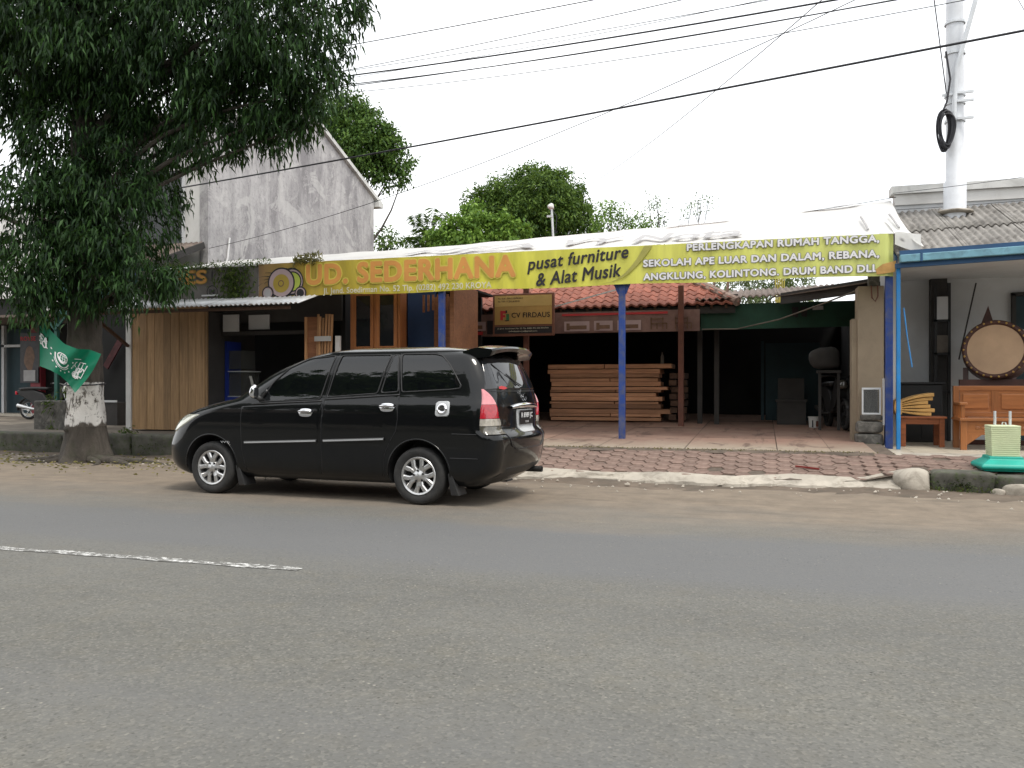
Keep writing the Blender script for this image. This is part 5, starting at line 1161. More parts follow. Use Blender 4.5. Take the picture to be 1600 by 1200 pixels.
MB().tube([atD(61, 574, 13.95), atD(61, 470, 13.95), atD(60, 380, 13.95)], .012, 8).build('staff', 'darkwall', fp, smooth=True)

# ---- wooden kiosk at the left
ks = thing('wooden_kiosk', 'closed wooden plank kiosk under a zinc awning left of the car', 'kiosk', (-12.2, 14.9, .4))
x = -13.10
while x < -11.22:
    wd = random.uniform(.17, .24); wd = min(wd, -11.18-x)
    if wd < .05: break
    MB().box(x+.003, x+wd-.003, 14.88+random.uniform(0, .012), 14.92, .40, 3.05).build('plank', 'plank', ks, bevel=.003); x += wd
MB().box(-13.24, -13.11, 14.86, 14.97, .38, 2.92).build('corner_post', 'white', ks)
MB().box(-13.2, -13.12, 14.97, 16.6, .4, 2.9).build('side_panel', 'plank', ks); MB().box(-11.26, -11.18, 14.93, 16.6, .4, 2.9).build('side_panel', 'darkwall', ks)
za = 2.955
for k in range(5): corr((-13.3+k*1.0, 15.6, 3.47), (1, 0, .006), (0, -2.0, -.60), 1.05, 2.09, .105, .017, 'awning_sheet', 'zinc', ks, .006, ph=k)
MB().box(-13.1, -8.5, 13.72, 13.77, 2.78, 2.84).build('awning_rail', 'spacer', ks)
MB().beam((-13.17, 14.85, 2.2), (-13.17, 13.8, 2.8), .05, .06).build('brace', 'spacer', ks)
MB().box(-13.2, -8.4, 15.55, 15.6, 2.7, 3.3).build('head_board', 'darkwall', ks)
# ---- dark stall interior between kiosk and wood
sl = thing('stall', 'dark open stall room between plank kiosk and wooden slats', 'stall', (-10, 16.5, .4))
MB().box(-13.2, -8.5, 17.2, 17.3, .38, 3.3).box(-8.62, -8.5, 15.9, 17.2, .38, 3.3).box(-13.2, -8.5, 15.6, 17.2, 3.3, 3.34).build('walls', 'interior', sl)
MB().box(-11.1, -10.72, 15.3, 15.34, 2.50, 2.86).build('white_board', 'greywall', sl); MB().box(-10.6, -10.1, 15.5, 15.54, 2.55, 2.86).build('white_board', 'greywall', sl)
MB().box(-11.18, -8.6, 15.35, 15.42, 2.42, 2.5).build('cross_beam', 'darkwall', sl)
ca = thing('display_cabinet', 'blue display cabinet with glass top standing inside the dark stall', 'cabinet', (-10.9, 15.6, .4))
MB().box(-11.16, -10.55, 15.45, 15.95, .40, 1.10).box(-11.16, -11.10, 15.45, 15.95, 1.1, 2.3).build('base', M('cabinet_blue', (.012, .03, .22), .5, var=.15), ca)
MB().box(-11.09, -10.6, 15.5, 15.9, 1.12, 1.62).box(-11.09, -10.7, 15.5, 15.9, 1.70, 2.1).build('glass_case', 'clearbox', ca)
for z in (1.10, 1.64): MB().box(-11.1, -10.58, 15.47, 15.93, z, z+.02).build('shelf', 'steel', ca)
MB().grid([[(-10.52+.10*math.sin(t*3)+.06*s_, 15.4, 1.55-.95*t) for s_ in (0, 1)] for t in np.linspace(0, 1, 8)]).build('white_cloth', 'clothwhite', ca, solid=.01)
# ---- leaning slats and panels
lp = thing('timber_screen', 'tall light brown timber panel standing left of the slat bundle', 'screen', (-8.7, 15.2, .4)); MB().box(-9.02, -8.72, 15.15, 15.19, .42, 2.75).build('board', 'board', lp); MB().box(-9.02, -8.96, 15.13, 15.15, .42, 2.75).build('stile', 'bamboo', lp)
for k in range(6):
    x = -8.70+k*.062; o = MB().beam((x, 15.02-.01*k, .43), (x+random.uniform(-.015, .015), 15.12, 2.80+random.uniform(-.08, .06)), .045, .02, (0, 1, 0)).build('timber_batten', 'bamboo')
    tag(o, ORD[k]+' slim pale upright batten from the left in the leaning bundle', 'batten', 'upright battens leaning in a bundle')
tag(MB().box(-8.70, -8.33, 14.97, 14.99, 2.24, 2.34).build('wrapping_band', 'clothwhite'), 'pale band tied around the bundle of upright slats', 'band')
tag(MB().box(-8.30, -8.20, 15.1, 15.16, .43, 2.35).build('white_post', 'white'), 'narrow white post right of the wooden slat bundle', 'post')
# ---- furniture shop front wall and cupboard
fs = thing('furniture_shop', 'blue walled furniture shop front with brown boards behind the car', 'building', (-7, 16.4, .4))
MB().box(-8.2, -7.55, 16.3, 16.4, .42, 3.4).box(-7.55, -6.62, 16.3, 16.4, 2.0, 3.4).build('blue_wall', 'bluepanel', fs)
MB().box(-6.62, -5.75, 16.26, 16.36, 1.92, 3.2).box(-5.95, -5.75, 16.26, 16.36, .42, 1.92).build('brown_board', 'board', fs)
MB().box(-7.55, -6.0, 17.5, 17.6, .42, 3.3).box(-7.6, -7.55, 16.4, 17.5, .42, 3.3).box(-7.6, -5.7, 16.4, 17.5, 3.3, 3.34).build('back_room', 'interior', fs)
MB().box(-6.03, -5.98, 16.22, 16.3, .42, 1.92).build('door_frame', 'white', fs)
MB().box(-5.74, -5.66, 14.9, 16.3, .42, 3.3).build('end_panel', 'board', fs)
for k in range(9):
    x = -6.75+k*.105; o = MB().box(x, x+.04, 15.95, 15.99, 2.86+.02*(k % 3), 3.22).build('hanging_batten', 'board'); tag(o, ORD[k]+' short brown hanging batten from the left under the canopy', 'batten', 'battens hanging in a row under the canopy')
cu = thing('cupboard', 'orange varnished wooden cupboard with two glazed doors', 'cupboard', (-7.7, 15.3, .43))
MB().box(-8.12, -6.98, 15.25, 15.75, .45, 1.85).build('lower_case', 'teak', cu, bevel=.006); MB().box(-8.16, -6.94, 15.21, 15.77, 1.85, 1.91).build('ledge', 'teak', cu, bevel=.008)
MB().box(-8.09, -8.03, 15.35, 15.72, 1.91, 3.3).box(-7.04, -6.98, 15.35, 15.72, 1.91, 3.3).box(-8.09, -6.98, 15.66, 15.72, 1.91, 3.3).box(-7.56, -7.50, 15.35, 15.66, 1.91, 3.3).box(-8.09, -6.98, 15.35, 15.7, 3.26, 3.32).build('upper_case', 'teakv', cu, bevel=.004)
for x0, x1 in ((-8.03, -7.56), (-7.50, -7.04)):
    d_ = MB().box(x0+.005, x0+.075, 15.33, 15.36, 1.93, 3.25).box(x1-.075, x1-.005, 15.33, 15.36, 1.93, 3.25).box(x0+.075, x1-.075, 15.33, 15.36, 1.93, 2.14).box(x0+.075, x1-.075, 15.33, 15.36, 3.17, 3.25).build('door', 'teakv', cu, bevel=.003)
    MB().box(x0+.075, x1-.075, 15.342, 15.348, 2.14, 3.17).build('pane', 'windowglass', d_)
for x0 in (-8.06, -7.52): MB().box(x0, x0+.48, 15.235, 15.25, 1.0, 1.8).build('drawer_front', 'teak', cu, bevel=.004)

# ---- gold company sign
sg = thing('company_sign', 'gold company sign board reading CV FIRDAUS on brown post', 'sign', (-5.6, 17.2, 2.4))
a, b = atY(770, 460, 17.2), atY(866, 524, 17.2); sx0, sx1, sz0, sz1 = a.x, b.x, b.z, a.z
MB().box(sx0, sx1, 17.2, 17.26, sz0, sz1).build('frame', 'signframe', sg, bevel=.01)
h_ = sz1-sz0; bx0, bx1 = sx0+.05, sx1-.05
MB().box(bx0, bx1, 17.185, 17.2, sz0+.27*h_, sz1-.04).build('gold_face', 'signface', sg); MB().box(bx0, bx1, 17.185, 17.2, sz0+.06*h_, sz0+.22*h_).build('black_face', 'ink_black', sg)
MB().box(bx0, bx1, 17.180, 17.185, sz0+.70*h_, sz1-.05).build('pale_band', M('pale_gold', (.56, .40, .14), .5, var=.1, bmp=0), sg)
lettering('CV FIRDAUS', (sx0+.42*(sx1-sx0)*.75, 17.176, sz0+.43*h_), U, V_, .62*(sx1-sx0), .12*h_, 'ink_black', sg, 'lettering', .012)
lx, lz = sx0+.13*(sx1-sx0), sz0+.38*h_
MB().box(lx, lx+.06, 17.174, 17.178, lz, lz+.20).box(lx+.06, lx+.13, 17.174, 17.178, lz+.14, lz+.20).box(lx+.06, lx+.11, 17.174, 17.178, lz+.06, lz+.11).build('red_logo', 'ink_red', sg)
MB().box(lx+.135, lx+.20, 17.172, 17.176, lz, lz+.13).build('green_logo', 'ink_green', sg); MB().box(lx+.10, lx+.20, 17.171, 17.174, lz-.02, lz-.005).box(lx+.12, lx+.155, 17.171, 17.174, lz+.15, lz+.21).build('dark_logo', 'ink_black', sg)
for body_, z_, w0, w1, mt in (('Jl. Jend. Soedirman No. 52 Tlp. 0282 492 230 KROYA', .155, .05, .95, 'ink_pale'), ('cvfirdauskroya@gmail.com', .09, .25, .75, 'ink_pale'), ('No. SIUP : 503/11.03/PK/2013', .87, .06, .50, 'ink_black'), ('No. TDP : 11.28.3.46.00123', .80, .06, .44, 'ink_black')):
    lettering(body_, (bx0+(bx1-bx0)*w0, 17.174, sz0+z_*h_), U, V_, (bx1-bx0)*(w1-w0), .038*h_, mt, sg, 'small_print', .008)
# ---- furniture photo banner along the eave
fb = thing('furniture_banner', 'faded brown banner with furniture pictures under the tiled eave', 'banner', (-6.9, 17.5, 2.4))
P = [[(x, 17.5+.015*math.sin(3*x), z-(.05*math.sin((x+6.9)*.8) if z < 2.5 and x < -5.2 else 0)) for z in np.linspace(2.47, 2.92, 4)] for x in np.linspace(-6.95, -1.25, 60)]
MB().grid(P).build('sheet', 'photobanner', fb, smooth='all')
def fbox(x0, x1, z0, z1, mat, y=17.47): return MB().box(x0, x1, y, y+.004, z0, z1).build('printed_picture', mat, fb)
for x0 in (-6.75, -6.3): fbox(x0, x0+.42, 2.56, 2.76, 'ink_mauve'); fbox(x0+.05, x0+.34, 2.60, 2.68, 'ink_brown', 17.465); fbox(x0+.05, x0+.12, 2.60, 2.73, 'ink_brown', 17.464)
fbox(-5.85, -5.7, 2.48, 2.78, 'ink_black'); fbox(-6.8, -5.95, 2.47, 2.54, 'ink_red'); fbox(-4.15, -1.9, 2.84, 2.885, 'ink_red')
for x0, w0 in ((-4.1, .55), (-3.45, .4), (-2.95, .5)): fbox(x0, x0+w0, 2.51, 2.72, 'ink_mauve'); fbox(x0+.05, x0+w0-.06, 2.55, 2.63, 'ink_brown', 17.465); fbox(x0+.05, x0+.12, 2.53, 2.68, 'ink_brown', 17.464)
for x0 in (-2.25, -1.75):
    mb = MB(); [mb.box(x0+dx, x0+dx+.025, 17.464, 17.468, 2.52, 2.52+hh_) for dx, hh_ in ((0, .25), (.12, .12), (.24, .25), (.32, .12))]; mb.box(x0, x0+.34, 17.464, 17.468, 2.62, 2.65).box(x0, x0+.26, 17.464, 17.468, 2.72, 2.75).build('printed_picture', 'ink_brown', fb)
# ---- stack of sawn lumber
ly0 = 18.42; z = terr_z(18.5)+.03; li = 0
while z < 1.74:
    tk = random.choice((.05, .065, .085, .095, .075)); x0 = -4.72+random.uniform(0, .10)+(.05 if z < .9 else 0); x1 = -2.10+random.uniform(-.16, .18)-(.0 if z > .9 else -.1)
    for r_ in range(2 if z < 1.6 else 3):
        split = random.uniform(-3.6, -3.0) if (li % 3 == 1 and r_ == 0) else None
        segs = [(x0, x1)] if split is None else [(x0, split-.01), (split+.01, x1)]
        for a, b in segs:
            yj = ly0+r_*.27+random.uniform(-.010, .010)
            o = MB().box(a, b, yj, yj+.25, z, z+tk).build('sawn_plank', 'lumber', bevel=.004)
            tag(o, ORD[li]+' layer from the bottom of the lumber stack, '+('front', 'middle', 'back')[r_]+' sawn plank'+('' if split is None else (', left piece' if a == x0 else ', right piece')), 'plank', 'planks of the lumber stack')
    if li % 2 == 0:
        for xs_ in (-4.45, -2.35): o = MB().box(xs_+random.uniform(-.04, .04), xs_+.05, ly0-.01, ly0+.8, z+tk, z+tk+.014).build('spacer_strip', 'spacer'); tag(o, ('left', 'right')[int(xs_ > -3)]+' dark spacer strip above the '+ORD[li]+' layer of the lumber stack', 'strip', 'spacer strips in the lumber stack')
        z += .014
    z += tk+.004; li += 1
tag(MB().lathe([(.04, 0), (.04, .16), (.015, .22), (.015, .26), (.001, .26)], (-2.14, 18.6, z), n=12).build('bottle', 'mattressgrey', smooth=True), 'small grey bottle standing on top of the lumber stack', 'bottle')
for k in range(14):
    zz = terr_z(19)+.05+(k//2)*.15; o = MB().obox((-1.86+.18*(k % 2)+random.uniform(-.03, .03), 18.6+random.uniform(-.05, .05), zz+.06), (.16, .5, .12), (0, 0, random.uniform(-.1, .1))).build('offcut', 'spacer', bevel=.006)
    tag(o, ORD[k//2]+' row up, '+('left', 'right')[k % 2]+' dark offcut at the right end of the lumber stack', 'offcut', 'offcuts piled beside the lumber stack')

# ---- things at the shed: bucket, carton, chair-like crates, bicycle
bk = thing('paint_bucket', 'small white plastic bucket with dark label on the shed floor', 'bucket', tuple(atZ(1273, 672, .455)))
bc = ORIG[bk.name]; MB().lathe([(.001, 0), (.105, 0), (.122, .25), (.130, .25), (.130, .268), (.001, .268)], bc, n=24).build('pail', 'bucket', bk, smooth=True)
MB().obox(bc+Vector((.05, -.105, .13)), (.07, .02, .11), (0, 0, .4)).build('label_patch', 'brownpost', bk); MB().obox(bc+Vector((-.045, -.108, .13)), (.022, .015, .14), (0, 0, -.4)).build('label_patch', 'ink_black', bk)
bx_ = thing('wooden_crate', 'dark wooden crate chest standing behind the white bucket', 'crate', (.55, 18.5, .5)); MB().box(.28, .85, 18.3, 18.8, .5, 1.0).build('chest', 'darkwall', bx_); MB().box(.25, .88, 18.27, 18.83, 1.0, 1.05).build('lid', 'darkwall', bx_); MB().box(.30, .83, 18.65, 18.7, 1.05, 1.5).build('back_board', 'darkwall', bx_)
sk = thing('sack', 'brown bulging sack on a rack beside the beige pillar', 'sack', (1.15, 16.4, 1.6)); rock(MB(), (1.12, 16.9, 1.85), (.28, .2, .22), 31, .7).build('bag', 'darkwall', sk, smooth='all'); MB().box(.98, 1.4, 16.7, 17.1, 1.58, 1.63).box(1.0, 1.05, 16.72, 16.77, .5, 1.58).box(1.33, 1.38, 16.72, 16.77, .5, 1.58).build('rack', 'darkwall', sk)
def motorbike(label, loc, rz, seat_h=.78, lam='blackplastic', rimmat='steel'):
    m = thing('motorbike', label, 'motorbike', loc, None, rz)
    for x in (-.62, .62):
        w_ = sub(m, 'wheel'); w_.location = (x, 0, .28)
        MB().lathe([(.21, -.035), (.25, -.045), (.275, -.03), (.28, 0), (.275, .03), (.25, .045), (.21, .035)], axis='Y', n=32).build('tyre', 'rubber', w_, smooth='all', local=True)
        mb = MB().lathe([(.205, -.03), (.215, -.03), (.215, .03), (.205, .03)], axis='Y', n=32)
        for k in range(6): a = k*math.pi/3; mb.beam((.03*math.cos(a), 0, .03*math.sin(a)), (.21*math.cos(a), 0, .21*math.sin(a)), .025, .02)
        mb.tube([(0, -.06, 0), (0, .06, 0)], .045, 12).build('rim', rimmat, w_, smooth=True, local=True)
    # side profile of bodywork, swept to a narrow body
    prof_ = [(-.95, .80), (-.80, .86), (-.45, .84), (-.15, .74), (-.02, .55), (.10, .42), (.28, .46), (.40, .62), (.42, .92), (.34, .96), (.24, .70), (.10, .34), (-.15, .30), (-.40, .34), (-.55, .52), (-.85, .68)]
    MB().prism(prof_, -.11, .11).build('bodywork', lam, m, local=True, bevel=.03)
    P = [[(x, y*(1 if -.85 < x < .0 else .8), .86-.03*y*y*40+.03*math.sin((x+.9)*3)) for y in (-.13, -.08, 0, .08, .13)] for x in np.linspace(-.86, .0, 10)]
    MB().grid(P).build('seat', 'blackmatte', m, smooth='all', local=True, solid=.07)
    MB().tube([(.62, -.09, .28), (.42, -.09, .88)], .022, 8).tube([(.62, .09, .28), (.42, .09, .88)], .022, 8).build('fork', rimmat, m, local=True)
    MB().tube([(.30, -.34, 1.02), (.36, -.18, 1.03), (.40, 0, .98), (.36, .18, 1.03), (.30, .34, 1.02)], .014, 8).build('handlebar', rimmat, m, smooth=True, local=True)
    for s_ in (-1, 1):
        MB().tube([(.30, s_*.26, 1.025), (.27, s_*.38, 1.01)], .021, 8).build('grip', 'rubber', m, local=True)
        mi = MB().tube([(.36, s_*.2, 1.03), (.38, s_*.26, 1.18)], .007, 6).build('mirror', 'rubber', m, local=True); disc((.38, s_*.27, 1.22), (0, 1, 0), (0, 0, 1), .06, .04, 16).build('mirror_glass', 'chrome', mi, local=True, solid=.02)
    rock(MB(), (.46, 0, .86), (.09, .10, .10), 3).build('headlight', 'headlamp' if rimmat == 'steel' else 'smokelens', m, smooth='all', local=True)
    MB().box(-1.0, -.93, -.07, .07, .70, .80).build('tail_light', 'redlens', m, local=True, bevel=.01)
    P = [[(.62+.31*math.cos(a), y, .28+.31*math.sin(a)) for y in (-.06, 0, .06)] for a in np.linspace(R(20), R(150), 10)]
    MB().grid(P).build('front_fender', lam, m, smooth='all', local=True, solid=.01)
    P = [[(-.62+.33*math.cos(a), y, .28+.33*math.sin(a)) for y in (-.06, 0, .06)] for a in np.linspace(R(60), R(185), 10)]
    MB().grid(P).build('rear_fender', lam, m, smooth='all', local=True, solid=.01)
    MB().tube([(.05, -.14, .30), (-.4, -.17, .30), (-.85, -.18, .40)], [.025, .03, .05], 10).build('exhaust', rimmat, m, smooth=True, local=True)
    return m
motorbike('black scooter parked before the dark shop at the far left', (-19.25, 18.7, .40), R(12))
motorbike('dark motorbike standing in the shed behind the beige pillar', (1.38, 17.5, .50), R(-80), rimmat='rubber')
lb = thing('glass_box', 'small chrome framed glass box standing on the stone pillar base', 'box', (1.68, 14.6, .87))
for x in (1.54, 1.80): MB().box(x-.012, x+.012, 14.52, 14.545, .87, 1.30).build('upright', 'steel', lb)
for z in (.87, 1.275): MB().box(1.53, 1.81, 14.515, 14.55, z, z+.028).build('rail', 'steel', lb)
MB().box(1.55, 1.79, 14.53, 14.72, .89, 1.27).build('case', 'clearbox', lb); MB().box(1.55, 1.79, 14.72, 14.74, .87, 1.30).build('back', 'greywall', lb)

# ---- porch furniture on the right
bt = thing('low_table', 'low reddish wooden table carrying the folded foam mat', 'table', (2.75, 15.4, .333))
pL, pR = atY(1407, 690, 15.0), atY(1476, 690, 15.0); tx0, tx1 = pL.x, pR.x; tz = .333+.50
MB().box(tx0-.03, tx1+.03, 14.95, 15.55, tz-.035, tz).build('top', 'redwood', bt, bevel=.006)
MB().box(tx0+.03, tx1-.03, 14.99, 15.51, tz-.13, tz-.035).build('apron', 'redwood', bt)
for x in (tx0, tx1-.08):
    for y in (14.98, 15.44): MB().box(x, x+.08, y, y+.08, .333, tz-.035).build('leg', 'redwood', bt, bevel=.006)
fm = thing('folded_mat', 'thick folded yellow brown foam mat fanned open on low table', 'mat', (tx0+.25, 15.2, tz))
for k in range(6):
    xs0, xe = tx0-.04, tx1-.20+.05*math.sin(k*1.7); zc = tz+.14; a_ = zc+(k-2.6)*.026; zk = tz+.004+.064*k
    top_ = [(xs0+(xe-xs0)*t, a_+.020+(zk+.061-a_-.020)*t+.035*math.sin(t*3.14)*(k-1.5)/4) for t in np.linspace(0, 1, 10)]; bot_ = [(xs0+(xe-xs0)*t, a_+(zk-a_)*t+.035*math.sin(t*3.14)*(k-1.5)/4) for t in np.linspace(1, 0, 10)]
    MB().prism(top_+bot_, 14.97+random.uniform(-.01, .02), 15.42).build('fold', 'foam', fm, smooth=True, bevel=.008)
MB().prism([(tx0-.01-.09*math.sin(a), tz+.15+.14*math.cos(a)) for a in np.linspace(.05, math.pi-.05, 14)]+[(tx0+.02, tz+.04), (tx0+.02, tz+.25)], 14.965, 15.43).build('spine', 'foam', fm, smooth=True)
bb = thing('black_cabinet', 'low black cabinet standing behind the folded mat', 'cabinet', (2.6, 16.4, .333)); MB().box(2.32, 3.02, 16.2, 16.6, .333, 1.36).build('case', 'blackmatte', bb, bevel=.01); MB().box(2.28, 3.06, 16.16, 16.64, 1.36, 1.40).build('top', 'blackmatte', bb, bevel=.008)
MB().box(2.36, 2.66, 16.19, 16.2, .42, 1.3).box(2.69, 2.98, 16.19, 16.2, .42, 1.3).build('door', 'blackmatte', bb)
be = thing('wooden_bench', 'varnished orange wooden bench with carved back panels on the porch', 'bench', (4, 14.4, .333))
b0 = atY(1500, 703, 14.45).x; L_ = 1.75; bz = .333
for x in (b0, b0+L_-.09):
    MB().box(x, x+.09, 14.40, 14.48, bz, bz+.47).build('leg', 'teakv', be, bevel=.006); MB().box(x, x+.09, 14.92, 15.0, bz, bz+1.0).build('leg', 'teakv', be, bevel=.006)
    arm = sub(be, 'armrest'); MB().box(x-.01, x+.10, 14.42, 14.95, bz+.70, bz+.74).build('rail', 'teak', arm, bevel=.008)
    for k in range(4): MB().box(x+.02, x+.07, 14.46+k*.12, 14.49+k*.12, bz+.47, bz+.70).build('baluster', 'teakv', arm)
MB().box(b0-.02, b0+L_+.02, 14.36, 14.98, bz+.455, bz+.495).build('seat', 'teak', be, bevel=.006)
MB().box(b0+.09, b0+L_-.09, 14.42, 14.45, bz+.24, bz+.455).build('apron', 'teak', be); MB().prism([(b0+.09, bz+.24), (b0+.30, bz+.24), (b0+.09, bz+.08)], 14.42, 14.45).build('corner_bracket', 'teakv', be)
MB().box(b0, b0+L_, 14.93, 14.99, bz+.92, bz+1.0).box(b0, b0+L_, 14.93, 14.99, bz+.50, bz+.58).build('back_rail', 'teak', be, bevel=.006)
for k in range(3):
    x0 = b0+.10+k*(L_-.1)/3; MB().box(x0, x0+(L_-.1)/3-.10, 14.945, 14.97, bz+.58, bz+.92).build('back_panel', 'teak', be)
    MB().box(x0+.04, x0+(L_-.1)/3-.14, 14.93, 14.945, bz+.63, bz+.87).build('raised_panel', 'teak', be, bevel=.01)
    MB().box(x0+(L_-.1)/3-.10, x0+(L_-.1)/3, 14.932, 14.985, bz+.58, bz+.92).build('back_stile', 'teakv', be)
    for j in range(3): rock(MB(), (x0+.14+j*.09, 14.415, bz+.35), (.035, .012, .03), 9+j).build('carving', 'teak', be, smooth='all')
# big drum
dc = atY(1555, 546, 15.65); dm = thing('barrel_drum', 'large barrel drum with tan skin and studded dark rim on stand', 'drum', (dc.x, dc.y, .33))
ax_ = Vector((-.30, -1, .06)).normalized(); u_ = Vector((1, -.30, 0)).normalized(); v_ = u_.cross(ax_)*-1; v_ = ax_.cross(u_)*-1 if v_.z < 0 else v_; v_ = v_ if v_.z > 0 else -v_
mb = MB(); prof_ = [(.40, 0), (.47, .04), (.50, .20), (.53, .45), (.50, .75), (.46, .95)]
mb.grid([[Vector(dc)-ax_*h+u_*r_*math.cos(a)+v_*r_*math.sin(a) for r_, h in prof_] for a in np.linspace(0, 2*math.pi, 41)]).build('shell', 'drumwood', dm, smooth='all')
disc(Vector(dc)+ax_*.012, u_, v_, .425, .425, 40).build('skin', 'drumskin', dm)
mb = MB().tube([Vector(dc)+u_*.455*math.cos(a)+v_*.455*math.sin(a) for a in np.linspace(0, 2*math.pi, 49)], .042, 8).build('rim', 'drumwood', dm, smooth='all')
for k in range(26):
    a = 2*math.pi*k/26; rock(MB(), Vector(dc)+ax_*.036+u_*.462*math.cos(a)+v_*.462*math.sin(a), (.018, .018, .018), 2).build('stud', 'gold', dm, smooth='all')
ds = sub(dm, 'stand')
for x in (-.42, .36):
    MB().beam((dc.x+x, 15.8, .34), (dc.x+x*.9, 15.95, dc.z-.30), .08, .08).build('upright', 'drumwood', ds)
MB().box(dc.x-.52, dc.x+.48, 15.72, 15.80, dc.z-.62, dc.z-.50).build('cross_rail', 'drumwood', ds); MB().box(dc.x-.6, dc.x+.55, 15.72, 15.8, .34, .42).build('foot', 'drumwood', ds)
# dark red cloth pennant behind the drum
tg = atY(1542, 500, 16.5); o = MB().add([tg+Vector((-.16, 0, -.25)), tg+Vector((.16, 0, -.25)), tg+Vector((.02, 0, .25))], [(0, 1, 2)]).build('cloth_pennant', 'drumwood', solid=.01); tag(o, 'dark brown triangular cloth hanging above the drum', 'pennant')
rk = thing('tool_rack', 'dark narrow rack with hanging things against the porch wall', 'rack', (3.1, 16.7, .33)); MB().box(2.98, 3.03, 16.7, 16.75, .333, 3.2).box(3.2, 3.25, 16.7, 16.75, .333, 3.2).build('upright', 'blackmatte', rk); MB().box(2.98, 3.25, 16.7, 16.8, 1.9, 1.94).box(2.98, 3.25, 16.7, 16.8, 2.5, 2.54).box(2.98, 3.25, 16.7, 16.8, 1.2, 1.24).build('shelf', 'blackmatte', rk); MB().box(3.02, 3.2, 16.68, 16.74, 1.94, 2.25).build('jar', 'mattressgrey', rk); MB().box(3.02, 3.2, 16.68, 16.74, 2.54, 2.95).build('box', 'greywall', rk)
# turquoise lamp base
lz = .27; lc = atY(1567, 738, 11.78); lampb = thing('lamp_base', 'turquoise and pale green concrete lamp base with two steel rods', 'lamp base', (lc.x, 11.78, lz))
X_, Y_ = lc.x, 11.80
def sq(h, z): return [(X_-h, Y_-h, z), (X_+h, Y_-h, z), (X_+h, Y_+h, z), (X_-h, Y_+h, z)]
mb = MB(); rgs = [(.255, lz), (.255, lz+.018), (.29, lz+.03), (.30, lz+.055), (.285, lz+.085), (.19, lz+.145), (.185, lz+.18)]
for h, z in rgs: mb.v += sq(h, z)
mb.f = [(i*4+j, i*4+(j+1) % 4, (i+1)*4+(j+1) % 4, (i+1)*4+j) for i in range(len(rgs)-1) for j in range(4)]+[(0, 1, 2, 3), tuple(4*(len(rgs)-1)+j for j in range(4))]
mb.build('foot', 'turq', lampb, bevel=.012)
for k in range(15):
    z = lz+.18+k*.0255; hh_ = .155+.010*k/15; mb = MB(); mb.v += sq(hh_-.006, z)+sq(hh_, z+.004)+sq(hh_, z+.020)+sq(hh_-.006, z+.0245)
    mb.f = [(i*4+j, i*4+(j+1) % 4, (i+1)*4+(j+1) % 4, (i+1)*4+j) for i in range(3) for j in range(4)]+[(0, 1, 2, 3), (12, 13, 14, 15)]; mb.build('ribbed_course', 'palegreen', lampb)
for x in (-.085, .085): MB().tube([(X_+x, Y_, lz+.5), (X_+x, Y_, lz+.74)], .016, 8).build('rod', 'steel', lampb, smooth=True)
MB().tube([(X_-.02, Y_-.05, lz+.56), (X_-.01, Y_-.05, lz+.60), (X_+.02, Y_-.05, lz+.60), (X_+.03, Y_-.05, lz+.56)], .008, 6).build('lifting_loop', 'steel', lampb, smooth=True)
a, b = atY(1243, 727, 12.0), atY(1280, 736, 11.9); o = MB().beam((a.x, a.y, walk_z(a.x, a.y)+.02), (b.x, b.y, walk_z(b.x, b.y)+.02), .025, .02).build('stick', 'redstick'); tag(o, 'short dark red stick lying on the hexagonal pavers', 'stick')

# ---- far left neighbour
nb = thing('left_shop', 'dark neighbouring shop with red door post at the far left', 'building', (-20, 21, .4))
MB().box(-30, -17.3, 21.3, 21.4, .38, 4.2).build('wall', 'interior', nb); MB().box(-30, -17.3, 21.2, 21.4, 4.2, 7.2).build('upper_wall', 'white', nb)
MB().box(-20.9, -19.4, 21.2, 21.28, .42, 3.0).build('door', 'blackmatte', nb); MB().box(-23.6, -23.5, 21.0, 21.1, .42, 3.3).box(-23.6, -22.3, 21.0, 21.06, 2.6, 2.68).build('door_frame', 'greywall', nb)
MB().box(-30, -17.3, 19.0, 21.6, 3.35, 3.42).build('awning', 'rusty', nb); MB().box(-22.3, -21.9, 20.9, 21.1, .4, 3.35).build('red_post', 'redpost', nb)
MB().box(-25, -22.6, 21.2, 21.3, .4, 3.2).build('shutter', 'teal', nb); MB().box(-25, -17, 20.4, 21.3, .36, .48).build('step', 'slabR', nb)
a = atY(60, 506, 20.5); q0, q1 = atY(32, 528, 20.85), atY(60, 598, 20.85)
ps = thing('poster', 'dark music poster with red heading on the neighbouring shop wall', 'poster', tuple(q0)); MB().box(q0.x, q1.x, 20.84, 20.88, q1.z, q0.z+.15).build('sheet', 'poster', ps)
lettering('ROYSE', (q0.x+.02, 20.83, q0.z-.1), U, V_, (q1.x-q0.x)*.85, .14, 'ink_red', ps, 'heading', .03); rock(MB(), ((q0.x+q1.x)/2, 20.84, q0.z-.65), (.22, .01, .35), 5).build('printed_figure', 'ink_brown', ps)
MB().box(q0.x+.15, q1.x-.1, 20.825, 20.835, q1.z+.05, q1.z+.4).build('printed_block', 'ink_grey', ps)
sb = thing('sign_post', 'green painted sign post with white board behind the flag', 'sign', tuple(atY(88, 640, 17.5)))
a, b = atY(88, 480, 17.5), atY(88, 645, 17.5); MB().box(a.x-.05, a.x+.05, 17.48, 17.56, .4, a.z+.6).build('post', 'greenpaint', sb)
MB().box(atY(70, 490, 17.4).x, atY(107, 490, 17.4).x, 17.40, 17.44, a.z-.10, a.z+.5).build('board', 'white', sb); MB().beam((a.x, 17.46, a.z-.6), (a.x+.45, 17.46, a.z-.15), .04, .05).beam((a.x, 17.46, a.z-.6), (a.x-.4, 17.46, a.z-.15), .04, .05).build('brace', 'greenpaint', sb)
